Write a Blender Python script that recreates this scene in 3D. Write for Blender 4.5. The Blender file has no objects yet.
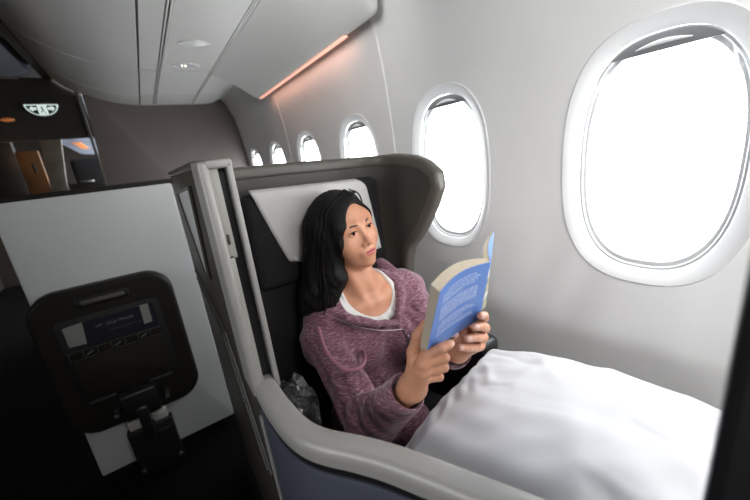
import bpy, bmesh, math, random
import numpy as np
from mathutils import Vector, Matrix
import openvdb

random.seed(7)
C = bpy.context.scene.collection
scene = bpy.context.scene
PI = math.pi

# ------------------------------------------------------------------ camera
cd = bpy.data.cameras.new('camera')
cam = bpy.data.objects.new('camera', cd)
C.objects.link(cam)
cam.matrix_world = Matrix((
    (0.81796, 0.24385, -0.52206, 0.0),
    (-0.56391, 0.15976, -0.81035, 0.0),
    (-0.11412, 0.95667, 0.26800, 1.30),
    (0, 0, 0, 1)))
# columns are exactly orthonormalised
_m = cam.matrix_world.to_3x3()
_x = Vector((_m[0][0], _m[1][0], _m[2][0])).normalized()
_z = Vector((_m[0][2], _m[1][2], _m[2][2])); _z = (_z - _x * _z.dot(_x)).normalized()
_y = _z.cross(_x)
cam.matrix_world = Matrix(((_x.x, _y.x, _z.x, 0), (_x.y, _y.y, _z.y, 0), (_x.z, _y.z, _z.z, 1.30), (0, 0, 0, 1)))
cd.sensor_width = 36
cd.lens = 16.008
cd.clip_start = 0.02
cd.dof.use_dof = True
cd.dof.focus_distance = 0.80
cd.dof.aperture_fstop = 2.4
scene.camera = cam

# ------------------------------------------------------------------ view, daylight
scene.view_settings.view_transform = 'Standard'
scene.view_settings.look = 'None'
scene.view_settings.gamma = 1
scene.view_settings.use_curve_mapping = False
scene.view_settings.exposure = 0.48
SKY = 8.5
world = bpy.data.worlds.new('sky'); scene.world = world
world.use_nodes = True
bg = world.node_tree.nodes['Background']
bg.inputs[0].default_value = (0.95, 0.98, 1.0, 1)
bg.inputs[1].default_value = SKY
WIN_Y = [0.31 + 0.65 * k for k in range(-3, 6)]          # the window row
for wy in WIN_Y:                                            # sky portals in the window openings
    ld = bpy.data.lights.new('window_portal', 'AREA'); ld.shape = 'RECTANGLE'
    ld.size = 0.42; ld.size_y = 0.62
    ld.cycles.is_portal = True
    lo = bpy.data.objects.new('window_portal', ld); C.objects.link(lo)
    lo.location = (1.045, wy, 1.215)
    lo.rotation_euler = Vector((-1, 0, 0)).to_track_quat('-Z', 'Y').to_euler()


def lamp(name, loc, energy, size, col=(1, 1, 1), direction=(0, 0, -1), size_y=None):
    d = bpy.data.lights.new(name, 'AREA'); d.energy = energy; d.color = col
    d.size = size
    if size_y:
        d.shape = 'RECTANGLE'; d.size_y = size_y
    o = bpy.data.objects.new(name, d); C.objects.link(o)
    o.location = loc
    o.rotation_euler = Vector(direction).to_track_quat('-Z', 'Y').to_euler()
    return o


# fill lights added without any fixture, then the lamp of the locker strip
# fill comes as a row on the left, one behind the camera, one aimed forward
for oy in (-1.64, -0.99, -0.34, 0.31):
    lamp('aisle_fill_light', (-2.10, oy, 1.60), 2.7, 0.30, (0.96, 0.98, 1.0), (1, 0.06, -0.16), 0.48).data.spread = 1.75  # added fill, evens out the brightness of the window wall
lamp('cabin_fill_light', (0.38, -0.85, 1.86), 11.0, 0.8, (1, 0.985, 0.965), (0.62, 0.42, -0.62), 0.4).data.spread = 2.4  # added fill, lifts the lower wall and the duvet
lamp('cabin_fill_light', (0.36, 0.95, 1.965), 2.6, 0.25, (1, 0.98, 0.95), (0.25, 0.9, -0.1), 0.25).data.spread = 2.6  # added fill for the bulkhead and the forward wall
lamp('locker_strip_lamp', (0.897, 2.05, 1.814), 0.35, 1.2, (1, 0.50, 0.36), (0.35, 0, -1), 0.01)

# ------------------------------------------------------------------ materials


def nmat(name):
    m = bpy.data.materials.new(name); m.use_nodes = True
    return m, m.node_tree.nodes, m.node_tree.links, m.node_tree.nodes['Principled BSDF']


def mat(name, col, rough=0.5, metal=0.0, var=0.0, vscale=8.0, bump=0.0, bscale=200.0, spec=0.5, sss=0.0, coat=0.0, stretch=None, sheen=0.0):
    m, N, L, P = nmat(name)
    P.inputs['Base Color'].default_value = (*col, 1)
    P.inputs['Roughness'].default_value = rough
    P.inputs['Metallic'].default_value = metal
    P.inputs['Specular IOR Level'].default_value = spec
    P.inputs['Coat Weight'].default_value = coat
    P.inputs['Sheen Weight'].default_value = sheen
    if sss:
        P.inputs['Subsurface Weight'].default_value = sss
        P.inputs['Subsurface Radius'].default_value = (0.012, 0.005, 0.003)
        P.inputs['Subsurface Scale'].default_value = 0.6
    tc = N.new('ShaderNodeTexCoord'); src = tc.outputs['Object']
    if stretch:
        mp = N.new('ShaderNodeMapping'); mp.inputs['Scale'].default_value = stretch
        L.new(src, mp.inputs[0]); src = mp.outputs[0]
    if var:
        n = N.new('ShaderNodeTexNoise'); n.inputs['Scale'].default_value = vscale; n.inputs['Detail'].default_value = 4
        r = N.new('ShaderNodeValToRGB')
        r.color_ramp.elements[0].position = 0.3; r.color_ramp.elements[1].position = 0.7
        r.color_ramp.elements[0].color = (*[max(0, c * (1 - var)) for c in col], 1)
        r.color_ramp.elements[1].color = (*[min(1, c * (1 + var)) for c in col], 1)
        L.new(src, n.inputs['Vector']); L.new(n.outputs['Fac'], r.inputs[0]); L.new(r.outputs[0], P.inputs['Base Color'])
    if bump:
        n = N.new('ShaderNodeTexNoise'); n.inputs['Scale'].default_value = bscale; n.inputs['Detail'].default_value = 3
        b = N.new('ShaderNodeBump'); b.inputs['Strength'].default_value = bump; b.inputs['Distance'].default_value = 0.002
        L.new(src, n.inputs['Vector']); L.new(n.outputs['Fac'], b.inputs['Height']); L.new(b.outputs[0], P.inputs['Normal'])
    return m


def emit(name, col, strength):
    m, N, L, P = nmat(name)
    P.inputs['Base Color'].default_value = (*col, 1)
    P.inputs['Emission Color'].default_value = (*col, 1)
    P.inputs['Emission Strength'].default_value = strength
    return m


M = {}
M['wall'] = mat('wall_plastic', (0.79, 0.79, 0.785), 0.55, var=0.03, vscale=3, bump=0.05, bscale=700)
M['bezel'] = mat('window_bezel_plastic', (0.74, 0.745, 0.75), 0.45)
M['rim'] = mat('window_rim_plastic', (0.50, 0.51, 0.52), 0.45)
M['shade'] = mat('window_shade_plastic', (0.16, 0.165, 0.17), 0.5)
M['ceiling'] = mat('ceiling_plastic', (0.62, 0.62, 0.60), 0.42, var=0.03, vscale=2)
M['seam'] = mat('dark_seam', (0.02, 0.02, 0.02), 0.6)
M['rail_metal'] = mat('ceiling_rail_metal', (0.72, 0.72, 0.70), 0.3, 0.0)
M['bin'] = mat('bin_plastic', (0.66, 0.66, 0.64), 0.38, var=0.02, vscale=3)
M['monument'] = mat('monument_laminate', (0.155, 0.13, 0.12), 0.55, var=0.06, vscale=2, bump=0.05, bscale=500)
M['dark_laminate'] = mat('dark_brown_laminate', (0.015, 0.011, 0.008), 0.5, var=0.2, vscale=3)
M['bluegrey'] = mat('blue_grey_plastic', (0.17, 0.195, 0.24), 0.45)
M['grey_post'] = mat('grey_curtain', (0.09, 0.08, 0.065), 0.7, var=0.2, vscale=12)
M['orange_wood'] = mat('warm_wood_laminate', (0.13, 0.055, 0.015), 0.5, var=0.4, vscale=6)
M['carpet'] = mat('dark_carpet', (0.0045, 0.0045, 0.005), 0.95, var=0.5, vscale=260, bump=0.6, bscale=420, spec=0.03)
M['white_panel'] = mat('white_divider_laminate', (0.52, 0.53, 0.53), 0.42, var=0.02, vscale=2, bump=0.03, bscale=600)
M['taupe'] = mat('shell_taupe_plastic', (0.050, 0.045, 0.038), 0.42, var=0.06, vscale=4, bump=0.04, bscale=900)
M['taupe_light'] = mat('shell_rim_taupe', (0.085, 0.077, 0.065), 0.38, var=0.04, vscale=4)
M['taupe_dark'] = mat('shell_lining', (0.048, 0.043, 0.036), 0.5, var=0.08, vscale=5, bump=0.15, bscale=900)
M['silver'] = mat('silver_satin', (0.33, 0.32, 0.305), 0.46, 0.15, var=0.03, vscale=6)
M['black'] = mat('black_plastic', (0.008, 0.008, 0.009), 0.4)
M['slate'] = mat('slate_blue_panel', (0.055, 0.062, 0.085), 0.5, var=0.08, vscale=4)
M['frost'] = mat('translucent_screen_panel', (0.55, 0.56, 0.56), 0.35)
M['seat_fabric'] = mat('charcoal_seat_fabric', (0.016, 0.016, 0.018), 0.85, var=0.3, vscale=300, bump=0.5, bscale=700, spec=0.2)
M['antimacassar'] = mat('white_headrest_cloth', (0.56, 0.545, 0.54), 0.9, var=0.03, vscale=20, bump=0.12, bscale=500, spec=0.1)
M['footstool'] = mat('footstool_brown_plastic', (0.013, 0.0115, 0.0095), 0.5, var=0.1, vscale=5, spec=0.2)
M['footstool_dark'] = mat('footstool_recess', (0.006, 0.0055, 0.005), 0.5)
M['placard'] = mat('navy_placard', (0.006, 0.007, 0.014), 0.5)
M['paper_grey'] = mat('pale_tape', (0.22, 0.215, 0.205), 0.7)
M['print'] = mat('pale_print', (0.16, 0.16, 0.16), 0.6)
M['chrome'] = mat('brushed_steel', (0.6, 0.6, 0.6), 0.28, 1.0)
M['bar_metal'] = mat('dull_metal', (0.05, 0.05, 0.05), 0.5, 0.5)
M['webbing'] = mat('pale_webbing', (0.35, 0.34, 0.31), 0.8)
M['skin'] = mat('skin', (0.54, 0.258, 0.155), 0.42, var=0.06, vscale=25, sss=0.12, spec=0.45, bump=0.05, bscale=400)
M['lip'] = mat('lips', (0.44, 0.105, 0.095), 0.35, sss=0.1)
M['nail'] = mat('fingernail', (0.60, 0.36, 0.29), 0.3)
M['eye_white'] = mat('eye_white', (0.26, 0.235, 0.22), 0.3)
M['iris'] = mat('dark_iris', (0.008, 0.005, 0.004), 0.6, spec=0.05)
M['brow'] = mat('brow_hair', (0.030, 0.020, 0.016), 0.7)
M['tee'] = mat('white_jersey', (0.74, 0.73, 0.71), 0.9, bump=0.15, bscale=600, spec=0.1)
M['duvet'] = mat('white_duvet_cotton', (0.54, 0.54, 0.56), 0.88, var=0.015, vscale=10, bump=0.10, bscale=900, spec=0.15, sheen=0.1)
M['zip'] = mat('zip_metal', (0.16, 0.13, 0.13), 0.35, 0.8)
M['cord'] = mat('mauve_cord', (0.25, 0.10, 0.135), 0.8)
M['trousers'] = mat('black_trousers', (0.012, 0.012, 0.015), 0.9)
M['pages'] = mat('cream_page_edges', (0.50, 0.43, 0.33), 0.85, var=0.08, vscale=60, stretch=(1, 1, 9))
M['print_white'] = mat('white_cover_print', (0.80, 0.86, 0.95), 0.5)
M['leather'] = mat('black_leather', (0.012, 0.012, 0.013), 0.35, bump=0.1, bscale=300)
M['white_card'] = mat('white_card', (0.6, 0.6, 0.58), 0.7)
M['pink_light'] = emit('warm_pink_light', (1.0, 0.50, 0.38), 0.62)
M['lit_white'] = emit('backlit_sign_white', (0.80, 0.95, 0.90), 0.50)
M['orange_glow'] = emit('warm_orange_lamp', (0.8, 0.28, 0.08), 0.06)
M['lens'] = mat('lamp_lens', (0.75, 0.75, 0.72), 0.25)


def glass_mat():
    m, N, L, P = nmat('window_pane_acrylic')
    t = N.new('ShaderNodeBsdfTransparent'); t.inputs[0].default_value = (0.97, 0.98, 0.98, 1)
    g = N.new('ShaderNodeBsdfGlossy'); g.inputs['Roughness'].default_value = 0.05
    mx = N.new('ShaderNodeMixShader'); mx.inputs[0].default_value = 0.05
    L.new(t.outputs[0], mx.inputs[1]); L.new(g.outputs[0], mx.inputs[2])
    L.new(mx.outputs[0], N['Material Output'].inputs['Surface'])
    return m


M['glass'] = glass_mat()


def plastic_film():
    m, N, L, P = nmat('clear_plastic_film')
    t = N.new('ShaderNodeBsdfTransparent'); t.inputs[0].default_value = (0.85, 0.87, 0.9, 1)
    g = N.new('ShaderNodeBsdfGlossy'); g.inputs['Roughness'].default_value = 0.12
    fr = N.new('ShaderNodeFresnel'); fr.inputs['IOR'].default_value = 2.4
    df = N.new('ShaderNodeBsdfDiffuse'); df.inputs[0].default_value = (0.55, 0.56, 0.58, 1)
    m0 = N.new('ShaderNodeMixShader'); m0.inputs[0].default_value = 0.09
    L.new(t.outputs[0], m0.inputs[1]); L.new(df.outputs[0], m0.inputs[2])
    mx = N.new('ShaderNodeMixShader')
    L.new(fr.outputs[0], mx.inputs[0]); L.new(m0.outputs[0], mx.inputs[1]); L.new(g.outputs[0], mx.inputs[2])
    L.new(mx.outputs[0], N['Material Output'].inputs['Surface'])
    return m


M['film'] = plastic_film()


def heather(name='heather_mauve_knit'):
    m, N, L, P = nmat(name)
    tc = N.new('ShaderNodeTexCoord')
    mp = N.new('ShaderNodeMapping'); mp.inputs['Scale'].default_value = (75, 75, 620)
    mp.inputs['Rotation'].default_value = (0.15, 0.35, 0)
    n = N.new('ShaderNodeTexNoise'); n.inputs['Scale'].default_value = 1.0; n.inputs['Detail'].default_value = 3
    r = N.new('ShaderNodeValToRGB')
    e = r.color_ramp.elements
    e[0].position = 0.30; e[0].color = (0.095, 0.036, 0.056, 1)
    e[1].position = 0.76; e[1].color = (0.42, 0.26, 0.31, 1)
    x = e.new(0.5); x.color = (0.185, 0.082, 0.115, 1)
    L.new(tc.outputs['Object'], mp.inputs[0]); L.new(mp.outputs[0], n.inputs['Vector'])
    L.new(n.outputs['Fac'], r.inputs[0]); L.new(r.outputs[0], P.inputs['Base Color'])
    P.inputs['Roughness'].default_value = 0.92
    P.inputs['Specular IOR Level'].default_value = 0.15
    P.inputs['Sheen Weight'].default_value = 0.25
    b = N.new('ShaderNodeBump'); b.inputs['Strength'].default_value = 0.4; b.inputs['Distance'].default_value = 0.002
    n2 = N.new('ShaderNodeTexNoise'); n2.inputs['Scale'].default_value = 55; n2.inputs['Detail'].default_value = 2
    mxx = N.new('ShaderNodeMath'); mxx.operation = 'ADD'
    L.new(tc.outputs['Object'], n2.inputs['Vector'])
    L.new(n.outputs['Fac'], mxx.inputs[0]); L.new(n2.outputs['Fac'], mxx.inputs[1])
    L.new(mxx.outputs[0], b.inputs['Height']); L.new(b.outputs[0], P.inputs['Normal'])
    return m


M['hoodie'] = heather()


def hair_mat():
    m, N, L, P = nmat('black_hair')
    P.inputs['Base Color'].default_value = (0.006, 0.005, 0.005, 1)
    P.inputs['Roughness'].default_value = 0.48
    P.inputs['Specular IOR Level'].default_value = 0.22
    tc = N.new('ShaderNodeTexCoord')
    mp = N.new('ShaderNodeMapping'); mp.inputs['Scale'].default_value = (420, 420, 16)
    n = N.new('ShaderNodeTexNoise'); n.inputs['Scale'].default_value = 1.0; n.inputs['Detail'].default_value = 2
    b = N.new('ShaderNodeBump'); b.inputs['Strength'].default_value = 0.7; b.inputs['Distance'].default_value = 0.003
    L.new(tc.outputs['Object'], mp.inputs[0]); L.new(mp.outputs[0], n.inputs['Vector'])
    L.new(n.outputs['Fac'], b.inputs['Height']); L.new(b.outputs[0], P.inputs['Normal'])
    return m


M['hair'] = hair_mat()


def cover_mat(name, art):
    """Blue printed card; the front cover carries a patchy picture on its lower half."""
    m, N, L, P = nmat(name)
    P.inputs['Roughness'].default_value = 0.4
    tc = N.new('ShaderNodeTexCoord')
    n = N.new('ShaderNodeTexNoise'); n.inputs['Scale'].default_value = 26; n.inputs['Detail'].default_value = 4
    r = N.new('ShaderNodeValToRGB'); e = r.color_ramp.elements
    if art:
        e[0].position = 0.36; e[0].color = (0.10, 0.085, 0.04, 1)
        e[1].position = 0.62; e[1].color = (0.62, 0.62, 0.55, 1)
        q = e.new(0.48); q.color = (0.10, 0.30, 0.32, 1)
        q = e.new(0.54); q.color = (0.42, 0.30, 0.16, 1)
        sx = N.new('ShaderNodeSeparateXYZ'); L.new(tc.outputs['Object'], sx.inputs[0])
        st = N.new('ShaderNodeMapRange'); st.inputs['From Min'].default_value = 1.055; st.inputs['From Max'].default_value = 1.085
        L.new(sx.outputs['Z'], st.inputs['Value'])
        mx = N.new('ShaderNodeMix'); mx.data_type = 'RGBA'
        L.new(st.outputs[0], mx.inputs['Factor']); L.new(r.outputs[0], mx.inputs['A'])
        mx.inputs['B'].default_value = (0.17, 0.34, 0.78, 1)
        L.new(mx.outputs['Result'], P.inputs['Base Color'])
    else:
        e[0].color = (0.080, 0.210, 0.60, 1); e[1].color = (0.105, 0.250, 0.66, 1)
        L.new(r.outputs[0], P.inputs['Base Color'])
    L.new(tc.outputs['Object'], n.inputs['Vector']); L.new(n.outputs['Fac'], r.inputs[0])
    return m


M['cover_back'] = cover_mat('blue_back_cover', False)
M['cover_front'] = cover_mat('blue_front_cover', True)

# ------------------------------------------------------------------ helpers


def link(o, parent=None):
    C.objects.link(o)
    if parent is not None:
        o.parent = parent
        o.matrix_parent_inverse = parent.matrix_world.inverted()
    return o


def mesh_obj(name, verts, faces, m, parent=None, smooth=True, angle=35, mats=None, midx=None):
    me = bpy.data.meshes.new(name)
    me.from_pydata([tuple(map(float, v)) for v in verts], [], [tuple(map(int, f)) for f in faces])
    for x in (mats or [m]):
        me.materials.append(x)
    if midx is not None:
        me.polygons.foreach_set('material_index', np.asarray(midx, dtype=np.int32))
    me.update()
    if smooth:
        me.polygons.foreach_set('use_smooth', [True] * len(me.polygons))
        if angle:
            me.set_sharp_from_angle(angle=math.radians(angle))
    return link(bpy.data.objects.new(name, me), parent)


class MB:
    def __init__(s):
        s.bm = bmesh.new()

    def box(s, x0, x1, y0, y1, z0, z1, bev=0.0, seg=2, mtx=None):
        r = bmesh.ops.create_cube(s.bm, size=1)
        vs = r['verts']
        bmesh.ops.scale(s.bm, vec=(x1 - x0, y1 - y0, z1 - z0), verts=vs)
        bmesh.ops.translate(s.bm, vec=((x0 + x1) / 2, (y0 + y1) / 2, (z0 + z1) / 2), verts=vs)
        if mtx is not None:
            bmesh.ops.transform(s.bm, matrix=mtx, verts=vs)
        if bev:
            es = list({e for v in vs for e in v.link_edges})
            bmesh.ops.bevel(s.bm, geom=es, offset=bev, segments=seg, profile=0.5, affect='EDGES')
        return s

    def prism(s, pts, axis, a0, a1, bev=0.0, seg=2):
        """closed outline pts in the two other axes, extruded along axis from a0 to a1"""
        def co(p, a):
            return {'x': (a, p[0], p[1]), 'y': (p[0], a, p[1]), 'z': (p[0], p[1], a)}[axis]
        lo = [s.bm.verts.new(co(p, a0)) for p in pts]; hi = [s.bm.verts.new(co(p, a1)) for p in pts]
        n = len(pts)
        fs = [s.bm.faces.new(lo), s.bm.faces.new(hi[::-1])]
        for i in range(n):
            fs.append(s.bm.faces.new((lo[(i + 1) % n], lo[i], hi[i], hi[(i + 1) % n])))
        bmesh.ops.recalc_face_normals(s.bm, faces=fs)
        if bev:
            es = [e for f in fs[:2] for e in f.edges]
            bmesh.ops.bevel(s.bm, geom=list(set(es)), offset=bev, segments=seg, profile=0.5, affect='EDGES')
        return s

    def tube(s, path, r, n=10, cap=True, flat=None):
        """round tube along path; r a number or one per point; flat=(a,b) scales the section"""
        P = [Vector(p) for p in path]; k = len(P)
        R = r if isinstance(r, (list, tuple)) else [r] * k
        rings = []
        up = None
        for i in range(k):
            t = (P[min(i + 1, k - 1)] - P[max(i - 1, 0)]).normalized()
            if up is None:
                a = Vector((0, 0, 1)) if abs(t.z) < 0.9 else Vector((1, 0, 0))
                up = (a - t * a.dot(t)).normalized()
            else:
                up = (up - t * up.dot(t)).normalized()
            sd = t.cross(up)
            fa, fb = flat or (1, 1)
            rings.append([s.bm.verts.new(P[i] + (up * math.cos(q) * fa + sd * math.sin(q) * fb) * R[i]) for q in [2 * PI * j / n for j in range(n)]])
        fs = []
        for i in range(k - 1):
            for j in range(n):
                fs.append(s.bm.faces.new((rings[i][j], rings[i][(j + 1) % n], rings[i + 1][(j + 1) % n], rings[i + 1][j])))
        if cap:
            fs.append(s.bm.faces.new(rings[0][::-1])); fs.append(s.bm.faces.new(rings[-1]))
        bmesh.ops.recalc_face_normals(s.bm, faces=fs)
        return s

    def sweep(s, path, prof, closed_prof=True):
        """profile (list of (side, up)) swept along a path lying near a horizontal plane; side = to the right of travel"""
        P = [Vector(p) for p in path]; k = len(P)
        rings = []
        for i in range(k):
            t = (P[min(i + 1, k - 1)] - P[max(i - 1, 0)]); t.z = 0; t.normalize()
            sd = Vector((t.y, -t.x, 0))
            rings.append([s.bm.verts.new(P[i] + sd * a + Vector((0, 0, b))) for a, b in prof])
        n = len(prof); fs = []
        for i in range(k - 1):
            for j in range(n if closed_prof else n - 1):
                fs.append(s.bm.faces.new((rings[i][j], rings[i][(j + 1) % n], rings[i + 1][(j + 1) % n], rings[i + 1][j])))
        if closed_prof:
            fs.append(s.bm.faces.new(rings[0][::-1])); fs.append(s.bm.faces.new(rings[-1]))
        bmesh.ops.recalc_face_normals(s.bm, faces=fs)
        return s

    def grid(s, f, nu, nv):
        V = [[s.bm.verts.new(f(i / nu, j / nv)) for j in range(nv + 1)] for i in range(nu + 1)]
        for i in range(nu):
            for j in range(nv):
                s.bm.faces.new((V[i][j], V[i + 1][j], V[i + 1][j + 1], V[i][j + 1]))
        return s

    def build(s, name, m, parent=None, smooth=True, angle=35):
        me = bpy.data.meshes.new(name)
        s.bm.to_mesh(me); s.bm.free()
        me.materials.append(m)
        if smooth:
            me.polygons.foreach_set('use_smooth', [True] * len(me.polygons))
            me.set_sharp_from_angle(angle=math.radians(angle))
        return link(bpy.data.objects.new(name, me), parent)


def tag(o, label, cat, group=None):
    o['label'] = label; o['category'] = cat
    if group:
        o['group'] = group
    return o


def struct(o):
    o['kind'] = 'structure'
    return o


def empty(name, loc):
    o = bpy.data.objects.new(name, None); o.location = loc; o.empty_display_size = 0.05
    C.objects.link(o)
    bpy.context.view_layer.update()
    return o


def part_label(o, s):
    o['label'] = s
    return o


def rrect(x0, x1, z0, z1, r, n=6):
    pts = []
    for cx, cz, a0 in ((x1 - r, z1 - r, 0), (x0 + r, z1 - r, 90), (x0 + r, z0 + r, 180), (x1 - r, z0 + r, 270)):
        for i in range(n + 1):
            a = math.radians(a0 + 90 * i / n)
            pts.append((cx + r * math.cos(a), cz + r * math.sin(a)))
    return pts


def catmull(pts, n=8):
    P = [np.array(p, float) for p in pts]; P = [2 * P[0] - P[1]] + P + [2 * P[-1] - P[-2]]
    out = []
    for i in range(1, len(P) - 2):
        for k in range(n):
            t = k / n
            out.append(0.5 * ((2 * P[i]) + (-P[i - 1] + P[i + 1]) * t + (2 * P[i - 1] - 5 * P[i] + 4 * P[i + 1] - P[i + 2]) * t * t + (-P[i - 1] + 3 * P[i] - 3 * P[i + 1] + P[i + 2]) * t ** 3))
    out.append(P[-2])
    return out


def text_mesh(name, s, size, loc, rot, m, parent, extrude=0.0004):
    cu = bpy.data.curves.new(name, 'FONT'); cu.body = s; cu.size = size; cu.extrude = extrude
    tmp = bpy.data.objects.new(name + '_curve', cu); C.objects.link(tmp)
    bpy.context.view_layer.update()
    me = bpy.data.meshes.new_from_object(tmp.evaluated_get(bpy.context.evaluated_depsgraph_get()))
    bpy.data.objects.remove(tmp)
    me.materials.clear(); me.materials.append(m)
    o = bpy.data.objects.new(name, me)
    C.objects.link(o)
    o.location = loc; o.rotation_euler = rot
    bpy.context.view_layer.update()
    o.parent = parent; o.matrix_parent_inverse = parent.matrix_world.inverted()
    return o


# ------------------------------------------------------------------ SETTING
YB, YF = -2.2, 3.85      # back of the cabin behind the camera, monument in front


def wall_x(z):
    zs = [0, 1.2, 1.39, 1.63, 1.85, 1.95, 2.035, 2.09, 2.15, 2.30]
    xs = [1.0, 1.0, 0.996, 0.978, 0.945, 0.915, 0.865, 0.80, 0.70, 0.40]
    return float(np.interp(z, zs, xs))


def sup(a, n, ry, rz):
    c, s = math.cos(a), math.sin(a)
    k = (abs(c) ** n + abs(s) ** n) ** (-1 / n)
    return ry * k * c, rz * k * s


WZ = 1.215
OUT_R, IN_R, REC_R, GL_R = (0.203, 0.312), (0.163, 0.276), (0.157, 0.270), (0.147, 0.254)
EXP = 2.6

# right wall with oval holes, one strip of lining per window
verts, faces = [], []


def wall_strip(y0, y1, yc):
    zt = 2.15
    angs = sorted({round(2 * PI * i / 72, 6) for i in range(72)} | {round(math.atan2(dz, dy) % (2 * PI), 6) for dy in (y0 - yc, y1 - yc) for dz in (-WZ, zt - WZ)})
    nr = 18
    base = len(verts); na = len(angs)
    for a in angs:
        oy, oz = sup(a, EXP, *OUT_R)
        dy, dz = math.cos(a), math.sin(a)
        ts = []
        if dy > 1e-9: ts.append((y1 - yc) / dy)
        if dy < -1e-9: ts.append((y0 - yc) / dy)
        if dz > 1e-9: ts.append((zt - WZ) / dz)
        if dz < -1e-9: ts.append(-WZ / dz)
        t = min(ts)
        for k in range(nr + 1):
            f = k / nr
            y = yc + oy + (dy * t - oy) * f; z = WZ + oz + (dz * t - oz) * f
            verts.append((wall_x(z), y, z))
    for i in range(na):
        j = (i + 1) % na
        for k in range(nr):
            faces.append((base + i * (nr + 1) + k, base + i * (nr + 1) + k + 1, base + j * (nr + 1) + k + 1, base + j * (nr + 1) + k))


for wy in WIN_Y:
    wall_strip(wy - 0.325, wy + 0.325, wy)
w = mesh_obj('wall_right', verts, faces, M['wall'], angle=60)
struct(w)

# windows: bezel, rim, pane, part-lowered shade
for k, wy in enumerate(WIN_Y[2:]):
    we = empty('window_%d' % (k + 1), (1.0, wy, WZ)); struct(we)
    rings = []   # (radii, x offset)
    sec = [((0.205, 0.314), 0.002), ((0.200, 0.309), -0.004), ((0.185, 0.296), 0.000), ((0.174, 0.286), 0.008), ((0.166, 0.279), 0.011), (IN_R, 0.014)]
    n = 72; vs, fs = [], []
    for (ry, rz), dx in sec:
        for i in range(n):
            y, z = sup(2 * PI * i / n, EXP, ry, rz)
            vs.append((wall_x(WZ + z) + dx, wy + y, WZ + z))
    for s in range(len(sec) - 1):
        for i in range(n):
            fs.append((s * n + i, s * n + (i + 1) % n, (s + 1) * n + (i + 1) % n, (s + 1) * n + i))
    mesh_obj('bezel', vs, fs, M['bezel'], we, angle=60)
    sec = [(IN_R, 0.014), ((0.1615, 0.2745), 0.018), (REC_R, 0.019), ((0.1545, 0.267), 0.024), ((0.149, 0.257), 0.026), (GL_R, 0.032)]
    vs, fs = [], []
    for (ry, rz), dx in sec:
        for i in range(n):
            y, z = sup(2 * PI * i / n, EXP, ry, rz)
            vs.append((1.0 + dx - (0.008 if z > 0.2 else 0), wy + y, WZ + z))
    for s in range(len(sec) - 1):
        for i in range(n):
            fs.append((s * n + i, s * n + (i + 1) % n, (s + 1) * n + (i + 1) % n, (s + 1) * n + i))
    mesh_obj('rim', vs, fs, M['rim'], we, angle=40)
    vs = [(1.031, wy + y, WZ + z) for y, z in [sup(2 * PI * i / n, EXP, 0.149, 0.256) for i in range(n)]]
    pane = mesh_obj('pane', vs, [tuple(range(n))], M['glass'], we, smooth=False)
    # shade: the part of the oval above its lower edge
    zs = 0.250
    top = [p for p in [sup(2 * PI * i / 144, EXP, 0.160, 0.273) for i in range(144)] if p[1] > zs - 0.012 + 0.0]
    top = sorted(top, key=lambda p: p[0])
    zlo = 0.2385
    pts = [(top[0][0], zlo)] + top + [(top[-1][0], zlo)]
    mb = MB(); mb.prism([(wy + p[0], WZ + p[1]) for p in pts], 'x', 1.010, 1.015)
    sh = mb.build('shade', M['shade'], we)
    mb = MB(); mb.tube([(1.0105, wy - 0.05 + 0.1 * t, WZ + 0.250 + 0.006 * math.sin(PI * t)) for t in [i / 10 for i in range(11)]], [0.0015 + 0.004 * math.sin(PI * i / 10) for i in range(11)], 8)
    mb.build('grip', M['bezel'], sh)

# vertical joint strips between wall panels
for k, ty in enumerate((-0.665, 0.635 + 0.65, 0.635 + 1.95)):
    if k == 0:
        continue
    mb = MB()
    zz = [0.0, 0.4, 0.8, 1.2, 1.4, 1.55, 1.7, 1.8, 1.86, 1.95, 2.03, 2.07]
    pr = [(-0.014, 0.002), (-0.008, -0.0035), (0.008, -0.0035), (0.014, 0.002)]
    R = []
    for z in zz:
        R.append([mb.bm.verts.new((wall_x(z) + b, ty + a, z)) for a, b in pr])
    for i in range(len(zz) - 1):
        for j in range(3):
            mb.bm.faces.new((R[i][j], R[i][j + 1], R[i + 1][j + 1], R[i + 1][j]))
    bmesh.ops.recalc_face_normals(mb.bm, faces=mb.bm.faces)
    struct(mb.build('trim_%d' % k, M['wall'], None))

# ceiling (profile across the cabin)
CZ = 1.987
prof = [(-0.44, 2.250), (-0.40, 2.206), (-0.34, 2.150), (-0.273, 2.108), (-0.19, 2.062), (-0.116, 2.037), (-0.05, 2.015), (0.03, 2.000), (0.10, 1.992), (0.146, 1.988), (0.152, 1.994), (0.158, 1.987),
        (0.25, CZ), (0.253, 2.0), (0.278, 2.0), (0.281, CZ), (0.40, CZ), (0.566, CZ), (0.569, 2.0), (0.588, 2.0), (0.591, CZ), (0.70, 1.990), (0.77, 2.002), (0.83, 2.030), (0.865, 2.036), (0.90, 2.06)]
ys = [YB, -1.0, 0, 0.8, 1.6, 2.2, 2.690, 2.694, 2.706, 2.710, 3.1, 3.430, 3.434, 3.446, 3.450, 3.7, YF + 0.06]
dz = {2.694: 0.010, 2.706: 0.010, 3.434: 0.010, 3.446: 0.010}
pp = []
for (xa, za), (xb, zb) in zip(prof[:-1], prof[1:]):
    pp.append((xa, za))
pp.append(prof[-1])
mb = MB()
V = [[mb.bm.verts.new((x, y, z + dz.get(y, 0))) for x, z in pp] for y in ys]
for i in range(len(ys) - 1):
    for j in range(len(pp) - 1):
        mb.bm.faces.new((V[i][j], V[i + 1][j], V[i + 1][j + 1], V[i][j + 1]))
struct(mb.build('ceiling', M['ceiling'], angle=25))
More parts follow.
